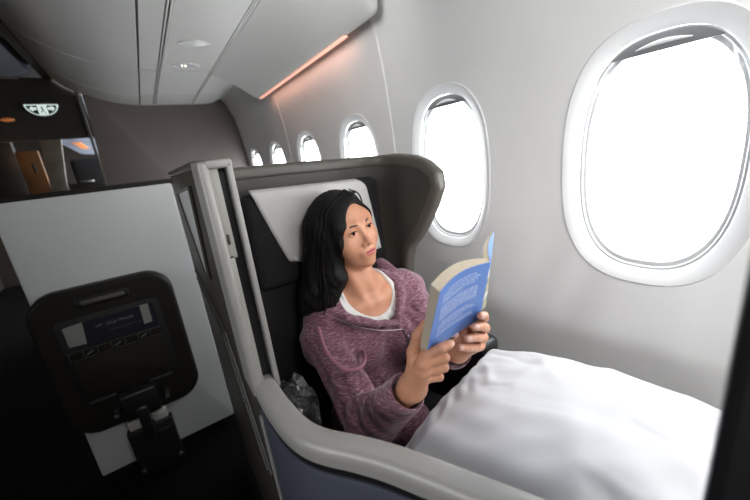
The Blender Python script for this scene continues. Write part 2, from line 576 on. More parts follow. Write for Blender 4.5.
# rails sitting in the ceiling joints
for n_, (xa, wd) in enumerate(((0.2655, 0.006), (0.5785, 0.004))):
    mb = MB(); mb.box(xa - wd - 0.004, xa - wd + 0.003, YB, YF, 1.984, 2.0, 0.001, 1); mb.box(xa + wd - 0.002, xa + wd + 0.005, YB, YF, 1.982, 2.0, 0.001, 1)
    struct(mb.build('trim_%d' % (3 + n_), M['rail_metal']))
mb = MB(); mb.box(0.150, 0.1545, YB, YF, 1.9885, 1.994); struct(mb.build('trim_5', M['seam']))
for n_, xa in enumerate((0.2655, 0.5785)):
    mb = MB(); mb.box(xa - 0.0045, xa + 0.0045, YB, YF, 1.9935, 1.999); struct(mb.build('trim_%d' % (6 + n_), M['seam']))

# oval ceiling lamps
for (ly, lab, lit) in ((2.158, 'oval recessed ceiling lamp nearer the camera, pale and unlit', False), (2.565, 'oval recessed ceiling lamp farther forward, with a small lit bulb', True)):
    e = empty('ceiling_lamp', (0.407, ly, CZ)); tag(e, lab, 'lamp', 'oval ceiling lamps')
    n = 40
    def oval(rx, ry, z):
        return [(0.407 + p[0], ly + p[1], z) for p in [sup(2 * PI * i / n, 1.45, rx, ry) for i in range(n)]]
    vs = oval(0.082, 0.060, CZ - 0.0005) + oval(0.078, 0.056, CZ - 0.005) + oval(0.066, 0.044, CZ - 0.003)
    fs = [(s * n + i, s * n + (i + 1) % n, (s + 1) * n + (i + 1) % n, (s + 1) * n + i) for s in range(2) for i in range(n)]
    mesh_obj('trim_ring', vs, fs, M['ceiling'] if not lit else M['bezel'], e)
    vs = oval(0.066, 0.044, CZ - 0.003) + oval(0.03, 0.02, CZ - (0.0015 if lit else 0.011)) + [(0.407, ly, CZ - (0.001 if lit else 0.013))]
    fs = [(i, (i + 1) % n, n + (i + 1) % n, n + i) for i in range(n)] + [(n + i, n + (i + 1) % n, 2 * n) for i in range(n)]
    mesh_obj('lens', vs, fs, M['rim'] if lit else M['bezel'], e)
    if lit:
        for dx in (-0.026, -0.006):
            mb = MB(); bmesh.ops.create_uvsphere(mb.bm, u_segments=10, v_segments=6, radius=0.005, matrix=Matrix.Translation((0.407 + dx, ly - 0.004, CZ - 0.005)))
            mb.build('bulb', emit('bulb_glow', (1, 0.93, 0.8), 1.6) if 'bulb_glow' not in bpy.data.materials else bpy.data.materials['bulb_glow'], e)

# floor, left and back closing walls
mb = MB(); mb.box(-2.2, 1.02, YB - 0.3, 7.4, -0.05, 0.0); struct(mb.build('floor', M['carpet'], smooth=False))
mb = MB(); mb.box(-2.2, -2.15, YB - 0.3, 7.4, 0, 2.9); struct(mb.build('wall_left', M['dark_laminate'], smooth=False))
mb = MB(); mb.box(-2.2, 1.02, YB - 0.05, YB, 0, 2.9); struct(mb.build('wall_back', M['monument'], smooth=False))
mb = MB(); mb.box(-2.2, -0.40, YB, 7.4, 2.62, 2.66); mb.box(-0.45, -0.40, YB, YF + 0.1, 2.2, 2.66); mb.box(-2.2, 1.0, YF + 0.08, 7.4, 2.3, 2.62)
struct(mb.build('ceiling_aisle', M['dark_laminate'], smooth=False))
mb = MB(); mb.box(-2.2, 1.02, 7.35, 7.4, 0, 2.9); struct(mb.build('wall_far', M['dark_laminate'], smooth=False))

# monument bulkhead that closes the window bay
pts = [(-0.262, 0.0), (-0.262, 1.33), (-0.232, 2.10), (-0.17, 2.062), (-0.05, 2.017), (0.10, 1.993), (0.28, 1.988), (0.59, 1.988), (0.77, 2.004), (0.845, 2.036), (0.915, 1.95), (0.945, 1.85), (0.978, 1.63), (0.996, 1.39), (1.0, 1.2), (1.0, 0.0)]
mb = MB(); mb.prism(pts, 'y', YF, YF + 0.05, 0.003)
mon = struct(mb.build('wall_front', M['monument']))
mb = MB(); mb.box(-0.276, -0.258, YF - 0.012, YF + 0.055, 0.0, 2.11, 0.004)
mb.build('edge_strip', M['taupe_light'], mon)

# ------------------------------------------------------------------ overhead bin by the window
b0, b1 = 1.165, 2.78
be = empty('overhead_bin', (0.75, 2.0, 1.9)); tag(be, 'pale overhead locker above the window wall with pink light strip', 'overhead locker')
binp = [(0.594, 1.984), (0.62, 1.978), (0.70, 1.940), (0.78, 1.890), (0.84, 1.848), (0.872, 1.828), (0.890, 1.824), (0.904, 1.832), (0.910, 1.850), (0.900, 1.895), (0.868, 1.955), (0.80, 1.980), (0.62, 1.984)]
mb = MB()
ysb = [b0, b0 + 0.006, b0 + 0.02, b0 + 0.045] + [b0 + 0.045 + (b1 - b0 - 0.09) * i / 12 for i in range(1, 12)] + [b1 - 0.045, b1 - 0.02, b1 - 0.006, b1]
cx = (0.75, 1.96)
R = []
for y in ysb:
    d = min(y - b0, b1 - y)
    s = 1.0 if d >= 0.045 else 1 - 0.16 * (1 - math.sqrt(max(0, 1 - (1 - d / 0.045) ** 2)))
    R.append([mb.bm.verts.new((cx[0] + (x - cx[0]) * s, y, cx[1] + (z - cx[1]) * s)) for x, z in binp])
nb = len(binp)
for i in range(len(ysb) - 1):
    for j in range(nb):
        mb.bm.faces.new((R[i][j], R[i][(j + 1) % nb], R[i + 1][(j + 1) % nb], R[i + 1][j]))
mb.bm.faces.new(R[0][::-1]); mb.bm.faces.new(R[-1])
bmesh.ops.recalc_face_normals(mb.bm, faces=mb.bm.faces)
mb.build('locker_body', M['bin'], be, angle=50)
mb = MB(); mb.box(0.880, 0.902, b0 + 0.25, b1 - 0.05, 1.8195, 1.8255, 0.002)
mb.build('light_strip', M['pink_light'], be)

# ------------------------------------------------------------------ dark forward passage on the left
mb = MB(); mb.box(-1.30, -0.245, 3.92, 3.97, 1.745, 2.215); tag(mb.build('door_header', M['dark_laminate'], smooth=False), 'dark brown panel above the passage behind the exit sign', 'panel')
ce = empty('overhead_bin', (-0.85, 3.2, 2.25)); tag(ce, 'dark blue-grey overhead locker over the centre aisle at top left', 'overhead locker')
mb = MB(); mb.prism([(-1.5, 2.30), (-1.3, 2.225), (-0.62, 2.215), (-0.52, 2.25), (-0.47, 2.34), (-0.46, 2.60), (-1.5, 2.60)], 'y', 2.3, 3.90, 0.01); mb.build('locker_body', M['bluegrey'], ce)
mb = MB(); mb.box(-1.4, -0.60, 3.885, 3.915, 2.20, 2.22, 0.003); mb.build('edge_rail', M['taupe_light'], ce)

sg = empty('exit_sign', (-0.515, 3.86, 2.02)); tag(sg, 'half-oval backlit exit sign with two arrows in the dark passage', 'sign')
def halfoval(r, z0, n=24, rz=None):
    rz = rz or r * 0.66
    return [(-0.512 + r * math.cos(a), z0 - rz * math.sin(a)) for a in [PI * i / n for i in range(n + 1)]]
mb = MB(); mb.prism(halfoval(0.104, 2.005, rz=0.088), 'y', 3.850, 3.90, 0.004); mb.build('housing', M['black'], sg)
outer = halfoval(0.102, 2.003, rz=0.085); inner = halfoval(0.092, 1.996, rz=0.073)
mb = MB(); n = len(outer)
o_ = [mb.bm.verts.new((p[0], 3.846, p[1])) for p in outer]; i_ = [mb.bm.verts.new((p[0], 3.846, p[1])) for p in inner]
for i in range(n - 1):
    mb.bm.faces.new((o_[i], o_[i + 1], i_[i + 1], i_[i]))
mb.bm.faces.new((o_[0], i_[0], i_[-1], o_[-1]))
mb.build('lit_border', M['lit_white'], sg, smooth=False)
def flat(name, polys, y, m, parent):
    mb = MB()
    for p in polys:
        mb.bm.faces.new([mb.bm.verts.new((a, y, b)) for a, b in p])
    bmesh.ops.recalc_face_normals(mb.bm, faces=mb.bm.faces)
    return mb.build(name, m, parent, smooth=False)
sx, sz = -0.512, 1.972
flat('lit_centre', [[(sx - 0.028, sz + 0.024), (sx + 0.028, sz + 0.024), (sx + 0.030, sz - 0.044), (sx - 0.026, sz - 0.047)]], 3.8455, M['lit_white'], sg)
ar = lambda d: [(sx + d * 0.078, sz), (sx + d * 0.056, sz + 0.022), (sx + d * 0.056, sz + 0.009), (sx + d * 0.034, sz + 0.009), (sx + d * 0.034, sz - 0.009), (sx + d * 0.056, sz - 0.009), (sx + d * 0.056, sz - 0.022)]
flat('arrow', [ar(-1)], 3.8455, M['lit_white'], sg); flat('arrow', [ar(1)], 3.8455, M['lit_white'], sg)
run = [[(sx - 0.004, sz + 0.020), (sx + 0.004, sz + 0.020), (sx + 0.004, sz + 0.012), (sx - 0.004, sz + 0.012)],
       [(sx - 0.012, sz + 0.010), (sx + 0.006, sz + 0.010), (sx + 0.008, sz - 0.012), (sx - 0.002, sz - 0.012)],
       [(sx + 0.000, sz - 0.010), (sx + 0.008, sz - 0.010), (sx + 0.018, sz - 0.036), (sx + 0.011, sz - 0.037)],
       [(sx - 0.002, sz - 0.010), (sx + 0.004, sz - 0.014), (sx - 0.012, sz - 0.034), (sx - 0.018, sz - 0.031)]]
flat('running_figure', run, 3.8450, M['bluegrey'], sg)
mb = MB(); mb.box(-0.56, -0.46, 3.85, 3.9205, 2.004, 2.022, 0.003); mb.build('mount', M['taupe'], sg)

# grey draped curtain edge, warm door panel, view into the next cabin
mb = MB(); mb.prism([(-0.660, 0.0), (-0.655, 1.38), (-0.620, 1.80), (-0.475, 1.78), (-0.545, 1.38), (-0.56, 0.0)], 'y', 3.98, 4.02, 0.006)
tag(mb.build('curtain', M['grey_post'], None), 'narrow grey curtain hanging beside the passage under the exit sign', 'curtain')
dp = empty('galley_door', (-0.76, 4.1, 0)); tag(dp, 'warm brown wooden panel lit orange left of the grey curtain', 'door')
mb = MB(); mb.box(-0.81, -0.67, 4.08, 4.12, 0.0, 1.68, 0.004); mb.build('door_panel', M['orange_wood'], dp)
mb = MB(); mb.box(-0.735, -0.715, 4.062, 4.082, 1.50, 1.58, 0.004); mb.build('latch', M['black'], dp)
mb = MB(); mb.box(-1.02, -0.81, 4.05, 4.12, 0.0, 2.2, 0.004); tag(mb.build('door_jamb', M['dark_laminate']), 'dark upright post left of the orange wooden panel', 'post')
gl = empty('galley_lamp', (-0.78, 4.0, 1.86)); tag(gl, 'small glowing orange lamp at upper left of the passage', 'lamp')
mb = MB(); bmesh.ops.create_uvsphere(mb.bm, u_segments=16, v_segments=8, radius=0.028, matrix=Matrix.Translation((-0.745, 3.90, 1.905)) @ Matrix.Diagonal((1.5, 0.5, 0.55, 1))); mb.build('shade', M['orange_glow'], gl)
mb = MB(); mb.box(-0.765, -0.705, 3.90, 3.922, 1.885, 1.915, 0.003); mb.build('base', M['black'], gl)
pl = bpy.data.lights.new('galley_lamp_light', 'POINT'); pl.energy = 0.22; pl.color = (1, 0.55, 0.2); pl.shadow_soft_size = 0.03
po = bpy.data.objects.new('galley_lamp_light', pl); C.objects.link(po); po.location = (-0.78, 3.82, 1.66)
fb = empty('overhead_bin', (-0.30, 5.4, 1.9)); tag(fb, 'blue-lit overhead locker of the next cabin seen through the passage', 'overhead locker')
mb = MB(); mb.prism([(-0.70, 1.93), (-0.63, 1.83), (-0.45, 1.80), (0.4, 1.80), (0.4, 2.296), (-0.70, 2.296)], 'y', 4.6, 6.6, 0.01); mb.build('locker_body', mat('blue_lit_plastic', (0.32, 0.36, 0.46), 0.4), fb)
mb = MB(); mb.box(-0.50, -0.43, 4.75, 5.5, 1.7965, 1.8005); mb.build('light_strip', M['orange_glow'], fb)
al = lamp('next_cabin_lamp', (-0.1, 5.0, 1.2), 0.30, 0.4, (0.75, 0.82, 1.0), (0, 0.2, 1))
for i, (sx_, sy_, lab) in enumerate(((-0.36, 4.55, 'dark seat back of the next cabin seen beside the grey curtain'), (-0.02, 4.9, 'dark seat back of the next cabin farther forward by the bulkhead edge'))):
    e = empty('passenger_seat', (sx_, sy_, 0)); tag(e, lab, 'seat', 'seats of the next cabin')
    mb = MB(); mb.box(sx_ - 0.18, sx_ + 0.15, sy_, sy_ + 0.1, 0.35, 1.62 - 0.03 * i, 0.04, 4, Matrix.Translation((sx_, sy_, 1)) @ Matrix.Rotation(0.12, 4, 'X') @ Matrix.Translation((-sx_, -sy_, -1))); mb.build('backrest', M['seat_fabric'], e)
    mb = MB(); mb.box(sx_ - 0.16, sx_ + 0.14, sy_ - 0.45, sy_ + 0.04, 0.0, 0.42, 0.03, 3); mb.build('seat', M['seat_fabric'], e)
ct = empty('service_counter', (-0.45, 4.2, 0)); tag(ct, 'low dark counter at the foot of the passage with steel rim', 'counter')
mb = MB(); mb.box(-0.54, -0.285, 4.03, 4.09, 0.0, 1.375, 0.005); mb.build('counter_body', M['dark_laminate'], ct)
mb = MB(); mb.box(-0.46, -0.36, 4.035, 4.085, 1.376, 1.392, 0.004); mb.build('rim_bar', M['chrome'], ct)

# ------------------------------------------------------------------ white divider with stowed footstool
de = empty('seat_divider', (-0.17, 1.8, 0)); tag(de, 'white upright divider panel behind the folded dark footstool', 'divider')
mb = MB(); mb.prism(rrect(-0.472, 0.103, 0.05, 1.292, 0.008), 'y', 1.76, 1.82, 0.004, 3); mb.build('panel', M['white_panel'], de)
mb = MB(); mb.box(-0.60, 0.11, 1.775, 1.835, 1.290, 1.312, 0.004); mb.build('cap_strip', M['footstool'], de)
mb = MB(); mb.box(-0.42, 0.06, 1.77, 1.815, 0.0, 0.055, 0.003); mb.build('foot', M['black'], de)

fe = empty('footstool', (-0.24, 1.70, 0.31)); tag(fe, 'dark brown footstool folded up against the white divider', 'footstool')
fy = 1.68
mb = MB(); mb.prism(rrect(-0.485, -0.002, 0.306, 0.940, 0.10, 10), 'y', fy, 1.752, 0.018, 4); mb.build('shell', M['footstool'], fe)
mb = MB(); mb.prism(rrect(-0.335, -0.155, 0.862, 0.900, 0.018), 'y', fy - 0.005, fy + 0.01, 0.004, 3)
hs = mb.build('handle_recess', M['footstool_dark'], fe)
mb = MB(); mb.prism(rrect(-0.315, -0.172, 0.872, 0.890, 0.008), 'y', fy - 0.012, fy - 0.003, 0.003, 3); mb.build('handle_bar', M['taupe_light'], hs)
# raised frame ring around the tray recess
mb = MB(); mb.prism(rrect(-0.418, -0.068, 0.455, 0.828, 0.03), 'y', fy - 0.003, fy + 0.01, 0.002); mb.build('recess', M['footstool_dark'], fe)
mb = MB(); mb.prism(rrect(-0.404, -0.083, 0.470, 0.660, 0.012), 'y', fy - 0.010, fy, 0.003); mb.build('lower_flap', M['footstool'], fe)
mb = MB(); mb.prism([(-0.332, 0.706), (-0.091, 0.700), (-0.091, 0.808), (-0.330, 0.806)], 'y', fy - 0.007, fy - 0.002)
pc = part_label(mb.build('placard', M['placard'], fe), 'navy printed placard')
text_mesh('placard_text', 'Club World', 0.019, (-0.262, fy - 0.0075, 0.768), (PI / 2, 0, 0), M['print'], pc)
mb = MB(); mb.prism([(-0.300, 0.770), (-0.284, 0.778), (-0.268, 0.779), (-0.282, 0.772)], 'y', fy - 0.0078, fy - 0.0072); mb.build('placard_swoosh', M['print'], pc)
random.seed(3); x = -0.255; mb = MB()
while x < -0.11:
    wd = random.uniform(0.006, 0.016); mb.box(x, x + wd, fy - 0.0078, fy - 0.0072, 0.742, 0.7455); x += wd + 0.004
mb.build('placard_print', M['slate'], pc)
mb = MB(); mb.prism([(-0.392, 0.800), (-0.392, 0.720), (-0.338, 0.716), (-0.330, 0.806)], 'y', fy - 0.009, fy - 0.002); part_label(mb.build('tape_tab', M['paper_grey'], fe), 'pale tab left of the placard')
mb = MB(); mb.prism([(-0.138, 0.809), (-0.141, 0.724), (-0.111, 0.727), (-0.108, 0.808)], 'y', fy - 0.009, fy - 0.002); part_label(mb.build('tape_tab', M['paper_grey'], fe), 'pale tab on the right of the placard')
mb = MB(); mb.box(-0.409, -0.087, fy - 0.011, fy - 0.002, 0.656, 0.700, 0.002); st = mb.build('instruction_strip', M['footstool'], fe)
mb = MB()
for i in range(7):
    x0 = -0.404 + i * 0.0455
    for a, b, c, d in ((x0, x0 + 0.042, 0.660, 0.6612), (x0, x0 + 0.042, 0.6948, 0.696), (x0, x0 + 0.0012, 0.660, 0.696)):
        mb.box(a, b, fy - 0.0118, fy - 0.0108, c, d)
    if i % 2 == 1:
        mb.prism([(x0 + 0.010, 0.668), (x0 + 0.034, 0.682), (x0 + 0.032, 0.686), (x0 + 0.008, 0.673)], 'y', fy - 0.0118, fy - 0.0108)
mb.build('pictograms', mat('grey_pictogram', (0.10, 0.10, 0.10), 0.6), st)
mb = MB(); mb.box(-0.40, -0.31, fy - 0.014, fy - 0.004, 0.456, 0.468, 0.002); mb.build('hinge_bar', M['bar_metal'], fe)
mb = MB(); mb.box(-0.185, -0.10, fy - 0.014, fy - 0.004, 0.456, 0.468, 0.002); mb.build('hinge_bar', M['bar_metal'], fe)
# latch bracket and folded leg
lb = []
mb = MB(); mb.box(-0.300, -0.172, fy - 0.055, fy - 0.002, 0.335, 0.455, 0.006); k = mb.build('latch_block', M['black'], fe)
mb = MB(); mb.box(-0.296, -0.176, fy - 0.058, fy - 0.052, 0.442, 0.456, 0.002); mb.build('latch_edge', M['chrome'], k)
mb = MB(); mb.box(-0.258, -0.218, fy - 0.075, fy - 0.050, 0.215, 0.388, 0.010, 3); mb.build('lever', M['black'], fe)
mb = MB(); mb.tube([(-0.258, fy - 0.076, 0.372), (-0.250, fy - 0.078, 0.388), (-0.238, fy - 0.078, 0.393), (-0.226, fy - 0.078, 0.388)], 0.0025, 6); mb.build('lever_edge', M['chrome'], fe)
mb = MB(); mb.box(-0.305, -0.262, fy - 0.045, fy - 0.02, 0.280, 0.325, 0.002); part_label(mb.build('webbing', M['webbing'], fe), 'pale webbing left of the lever')
mb = MB(); mb.box(-0.214, -0.160, fy - 0.045, fy - 0.02, 0.280, 0.325, 0.002); part_label(mb.build('webbing', M['webbing'], fe), 'pale webbing right of the lever')
mb = MB(); mb.box(-0.318, -0.148, fy - 0.055, fy - 0.015, 0.030, 0.283, 0.006); lg = mb.build('folded_leg', M['black'], fe)
mb = MB(); mb.box(-0.318, -0.262, fy - 0.058, fy - 0.052, 0.270, 0.276); mb.build('leg_edge', M['chrome'], lg)
mb = MB(); mb.box(-0.214, -0.148, fy - 0.058, fy - 0.052, 0.270, 0.276); mb.build('leg_edge', M['chrome'], lg)
mb = MB(); mb.box(-0.21, -0.165, fy - 0.058, fy - 0.054, 0.235, 0.238); mb.build('leg_edge', M['chrome'], lg)
for sx_, sz_ in ((-0.305, 0.075), (-0.160, 0.075), (-0.325, 0.385), (-0.140, 0.385)):
    mb = MB(); mb.box(sx_ - 0.008, sx_ + 0.008, fy - 0.062, fy - 0.002 if sz_ > 0.3 else fy - 0.05, sz_ - 0.008, sz_ + 0.008, 0.003); mb.build('bolt', M['chrome'], fe)

# ------------------------------------------------------------------ the seat with its shell
se = empty('airline_seat', (0.42, 0.75, 0)); tag(se, 'dark business class seat with taupe winged shell around the reading woman', 'seat')
ZT = 1.312
# back + wing, gridded over path length and height
def wing_end(z):      # y where the wing's front edge lies at height z
    return float(np.interp(z, [0.3, 0.7, 0.98, 1.06, 1.136, 1.191, 1.235, 1.265, 1.283, 1.296], [0.93, 0.93, 0.868, 0.80, 0.752, 0.727, 0.733, 0.768, 0.812, 0.90]))
XC, YBK, RC = 0.690, 1.0, 0.11
FLARE = 0.13
def shell_pt(s, z, off=0.0):
    """s metres along the plan path from the aisle corner: along the back, round the corner, then forward along the wing"""
    l1 = XC - RC - 0.10; l2 = RC * PI / 2
    if s < l1:
        return (0.10 + s, YBK + off, z)
    if s < l1 + l2:
        a = (s - l1) / RC
        return (XC - RC + (RC + off) * math.sin(a), YBK - RC + (RC + off) * math.cos(a), z)
    return (XC + off + FLARE * (s - l1 - l2), YBK - RC - (s - l1 - l2), z)
def s_end(z):
    return (XC - RC - 0.10) + RC * PI / 2 + (YBK - RC - wing_end(z))
def ztop(s):
    return float(np.interp(s, [0, 0.25, 0.5, 0.62, 1.0], [1.312, 1.308, 1.300, 1.296, 1.296]))
zl = [0.30, 0.5, 0.7, 0.85, 0.92, 0.98, 1.02, 1.06, 1.10, 1.136, 1.165, 1.191, 1.215, 1.235, 1.252, 1.266, 1.278, 1.288, 1.296]
NS = 48
def lining(off, zoff=0.0):
    mb = MB(); V = []
    for z in zl:
        row = []
        for i in range(NS + 1):
            s = s_end(z) * i / NS
            zz = z + (ztop(s) - 1.296) * max(0, (z - 1.0) / 0.296)
            row.append(mb.bm.verts.new(shell_pt(s, zz, off)))
        V.append(row)
    for a in range(len(zl) - 1):
        for i in range(NS):
            mb.bm.faces.new((V[a][i], V[a][i + 1], V[a + 1][i + 1], V[a + 1][i]))
    return mb
sb = lining(0.0).build('shell_lining', M['taupe_dark'], se, angle=60)
ob = lining(0.035).build('shell_back', M['taupe'], se, angle=60)
# rounded rim along the top and down the wing's front edge
edge = [shell_pt(s, ztop(s), 0.0175) for s in [i * (s_end(1.296)) / 30 for i in range(31)]]
for z in [1.283, 1.266, 1.25, 1.235, 1.213, 1.191, 1.165, 1.136, 1.10, 1.06, 1.02, 0.98, 0.92, 0.85, 0.7, 0.5, 0.3]:
    edge.append(shell_pt(s_end(z), z, 0.0175))
edge = [edge[0]] + [tuple(p) for p in catmull(edge[1:], 2)]
mb = MB(); P = [Vector(p) for p in edge]
rings = []
for i, p in enumerate(P):
    t = (P[min(i + 1, len(P) - 1)] - P[max(i - 1, 0)]).normalized()
    # thickness direction (shell normal) and inward direction
    if i < 31 * 1:
        pass
    nrm = Vector((0, 1, 0)) if p.x < XC - RC else (Vector((p.x - (XC - RC), p.y - (YBK - RC), 0)).normalized() if p.y > YBK - RC else Vector((1, 0, 0)))
    inn = nrm.cross(t); inn.normalize()
    ring = []
    for a, b in rrect(-0.021, 0.021, -0.034, 0.006, 0.012, 4):
        ring.append(mb.bm.verts.new(p + nrm * a + inn * (-b)))
    rings.append(ring)
nn = len(rings[0])
for i in range(len(rings) - 1):
    for j in range(nn):
        mb.bm.faces.new((rings[i][j], rings[i][(j + 1) % nn], rings[i + 1][(j + 1) % nn], rings[i + 1][j]))
mb.bm.faces.new(rings[0][::-1]); mb.bm.faces.new(rings[-1])
bmesh.ops.recalc_face_normals(mb.bm, faces=mb.bm.faces)
mb.build('shell_rim', M['taupe_light'], se, angle=40)

# aisle side: column with its screen slot, outer panel, inset screen, light inner wall
YC = 0.66
mb = MB(); mb.box(0.083, 0.102, YC, 0.75, 0.84, 1.326, 0.007, 3); col_ = mb.build('side_column', M['silver'], se)
mb = MB(); mb.box(0.096, 0.142, YC, 0.75, 1.312, 1.327, 0.004, 3); mb.build('column_cap', M['silver'], col_)
mb = MB(); mb.box(0.098, 0.116, YC + 0.008, 0.74, 1.145, 1.315, 0.001); mb.box(0.098, 0.110, YC + 0.008, 0.74, 0.86, 1.15, 0.001); mb.build('column_face', mat('column_grey', (0.36, 0.35, 0.325), 0.45), col_)
mb = MB(); mb.box(0.105, 0.109, YC + 0.005, YC + 0.01, 1.172, 1.192, 0.001); mb.build('screen_latch', M['taupe'], col_)
mb = MB(); mb.box(0.100, 0.134, YC + 0.025, 0.745, 0.845, 1.315); mb.build('screen_slot', M['black'], col_)
mb = MB(); mb.box(0.131, 0.141, YC, 0.745, 0.845, 1.322, 0.003, 2); mb.build('column_trim', M['silver'], col_)
mb = MB(); mb.box(0.087, 0.100, 0.74, 1.43, 0.04, 1.318, 0.004); mb.box(0.087, 0.100, 0.66, 0.745, 0.04, 0.845, 0.002)
sp = mb.build('outer_panel', M['taupe'], se)
mb = MB(); mb.box(0.083, 0.13, 0.74, 1.43, 1.316, 1.332, 0.005, 3); mb.build('panel_cap', M['taupe_light'], sp)
mb = MB(); mb.prism([(1.225, 1.262), (0.855, 1.282), (0.935, 1.045), (1.005, 1.045)], 'x', 0.083, 0.088, 0.001); scp = part_label(mb.build('screen_panel', M['frost'], se), 'pale inset privacy screen panel')
mb = MB(); fr = [(1.225, 1.262), (0.855, 1.282), (0.935, 1.045), (1.005, 1.045), (1.225, 1.262)]
mb.tube([(0.083, a, b) for a, b in fr], 0.005, 6); mb.build('screen_frame', M['taupe_light'], scp)
mb = MB(); mb.tube([(0.085, 1.40, 0.965), (0.085, 0.90, 0.90), (0.085, 0.70, 0.60)], 0.005, 6); mb.tube([(0.085, 1.42, 0.93), (0.085, 0.98, 0.86), (0.085, 0.76, 0.56)], 0.004, 6); mb.build('panel_crease', M['taupe_dark'], sp)
mb = MB(); mb.box(0.100, 0.112, 0.745, 1.0, 0.30, 1.30); mb.build('inner_wall', M['taupe'], se)
mb = MB(); mb.prism([(0.76, 0.62), (0.97, 0.62), (0.97, 1.06), (0.93, 1.06), (0.80, 0.95), (0.76, 0.86)], 'x', 0.112, 0.122, 0.003); part_label(mb.build('inner_trim', M['silver'], se), 'light grey inner wall panel by the slot')

# low rail that curls forward and inward from the column
railc = catmull([(0.110, 0.70, 0.850), (0.110, 0.655, 0.850), (0.1105, 0.587, 0.850), (0.119, 0.506, 0.850), (0.138, 0.452, 0.850), (0.180, 0.392, 0.850), (0.212, 0.340, 0.850), (0.264, 0.235, 0.850), (0.310, 0.13, 0.850), (0.335, 0.035, 0.850)], 6)
hw = 0.0215
pr = [(-hw, -0.016), (-hw, 0.010), (-hw + 0.004, 0.017), (-hw + 0.010, 0.020), (hw - 0.010, 0.020), (hw - 0.003, 0.017), (hw + 0.001, 0.010), (hw + 0.002, 0.000), (hw + 0.001, -0.016)]
mb = MB(); mb.sweep([tuple(p) for p in railc], pr); part_label(mb.build('side_rail', M['silver'], se, angle=50), 'silver curved side rail')
mb = MB(); mb.sweep([tuple(p) for p in railc], [(-0.016, -0.038), (-0.016, -0.014), (0.017, -0.014), (0.017, -0.038)]); mb.build('rail_gap', M['black'], se)
mb = MB(); mb.sweep([tuple(p) for p in railc[4:]], [(0.000, -0.80), (0.000, -0.036), (0.020, -0.036), (0.023, -0.046), (0.023, -0.80)]); part_label(mb.build('low_side_panel', M['slate'], se), 'slate blue panel below the rail')
mb = MB(); mb.sweep([tuple(p) for p in railc[2:]], [(-0.020, -0.80), (-0.020, -0.016), (0.0, -0.016), (0.0, -0.80)]); mb.build('low_side_lining', M['taupe_dark'], se)
mb = MB(); mb.box(0.082, 0.094, 0.648, 0.662, 0.04, 0.80, 0.003); mb.build('corner_strip', M['silver'], se)

# cushions
def soft_box(x0, x1, y0, y1, z0, z1, bev, mtx=None):
    mb = MB(); mb.box(x0, x1, y0, y1, z0, z1, bev, 4, mtx); return mb
lean = Matrix.Translation((0.42, 0.95, 0.45)) @ Matrix.Rotation(math.radians(-2), 4, 'X') @ Matrix.Translation((-0.42, -0.95, -0.45))
soft_box(0.165, 0.670, 0.935, 0.99, 0.40, 1.215, 0.026, lean).build('backrest', M['seat_fabric'], se)
soft_box(0.195, 0.645, 0.925, 0.985, 0.96, 1.240, 0.030).build('headrest', M['seat_fabric'], se)
soft_box(0.255, 0.665, 0.42, 0.93, 0.25, 0.388, 0.03).build('seat_cushion', M['seat_fabric'], se)
soft_box(0.125, 0.250, 0.52, 0.93, 0.05, 0.585, 0.012).build('side_shelf', M['leather'], se)
soft_box(0.20, 0.70, 0.40, 0.98, 0.0, 0.28, 0.01).build('seat_base', M['black'], se)
mb = MB(); mb.box(0.672, 0.745, 0.540, 0.86, 0.30, 0.762, 0.022, 4); part_label(mb.build('armrest', M['leather'], se), 'black armrest by the window wall')

# headrest cloth
he = []
mb = MB()
def hr(u, v):
    # u across, v down
    xl = 0.225 + 0.082 * v ** 1.1; xr = 0.583 + 0.036 * v - 0.022 * max(0, 0.14 - v) / 0.14 * max(0, 0.14 - v) / 0.14
    zt = 1.252 - 0.012 * u; zb = 0.998
    w_ = 0.0
    x = xl + (xr - xl) * u; z = zt + (zb - zt) * v
    ec = 0.05 * max(0, abs(u - 0.5) * 2 - 0.7) ** 2
    if v > 0.8 and u < 0.35:
        z += 0.05 * ((v - 0.8) / 0.2) ** 2 * ((0.35 - u) / 0.35) ** 2
    y = 0.9195 - 0.004 * math.sin(PI * u) + 0.0015 * math.sin(9 * u + 4 * v) + 0.02 * max(0, 0.06 - v) / 0.06
    return (x, y, z)
mb.grid(hr, 30, 22)
hc = mb.build('headrest_cover', M['antimacassar'])
sm = hc.modifiers.new('thick', 'SOLIDIFY'); sm.thickness = 0.003; sm.offset = 1
tag(hc, 'white cloth headrest cover draped behind her head', 'headrest cover')

# ------------------------------------------------------------------ SDF toolkit


def smin(a, b, k):
    h = np.clip(0.5 + 0.5 * (b - a) / k, 0, 1)
    return b + (a - b) * h - k * h * (1 - h)


def smax(a, b, k):
    return -smin(-a, -b, k)


def ell(P, c, r):
    q = P - np.array(c, np.float32); r = np.array(r, np.float32)
    k0 = np.linalg.norm(q / r, axis=-1); k1 = np.linalg.norm(q / (r * r), axis=-1)
    return k0 * (k0 - 1) / np.maximum(k1, 1e-9)


def cap(P, a, b, ra, rb):
    a = np.array(a, np.float32); b = np.array(b, np.float32); ab = b - a
    t = np.clip(((P - a) @ ab) / float(ab @ ab), 0, 1)
    return np.linalg.norm(P - a - t[..., None] * ab, axis=-1) - (ra + (rb - ra) * t)


def chain(P, pts, rs, k=0.01):
    d = None
    for i in range(len(pts) - 1):
        e = cap(P, pts[i], pts[i + 1], rs[i], rs[i + 1])
        d = e if d is None else smin(d, e, k)
    return d


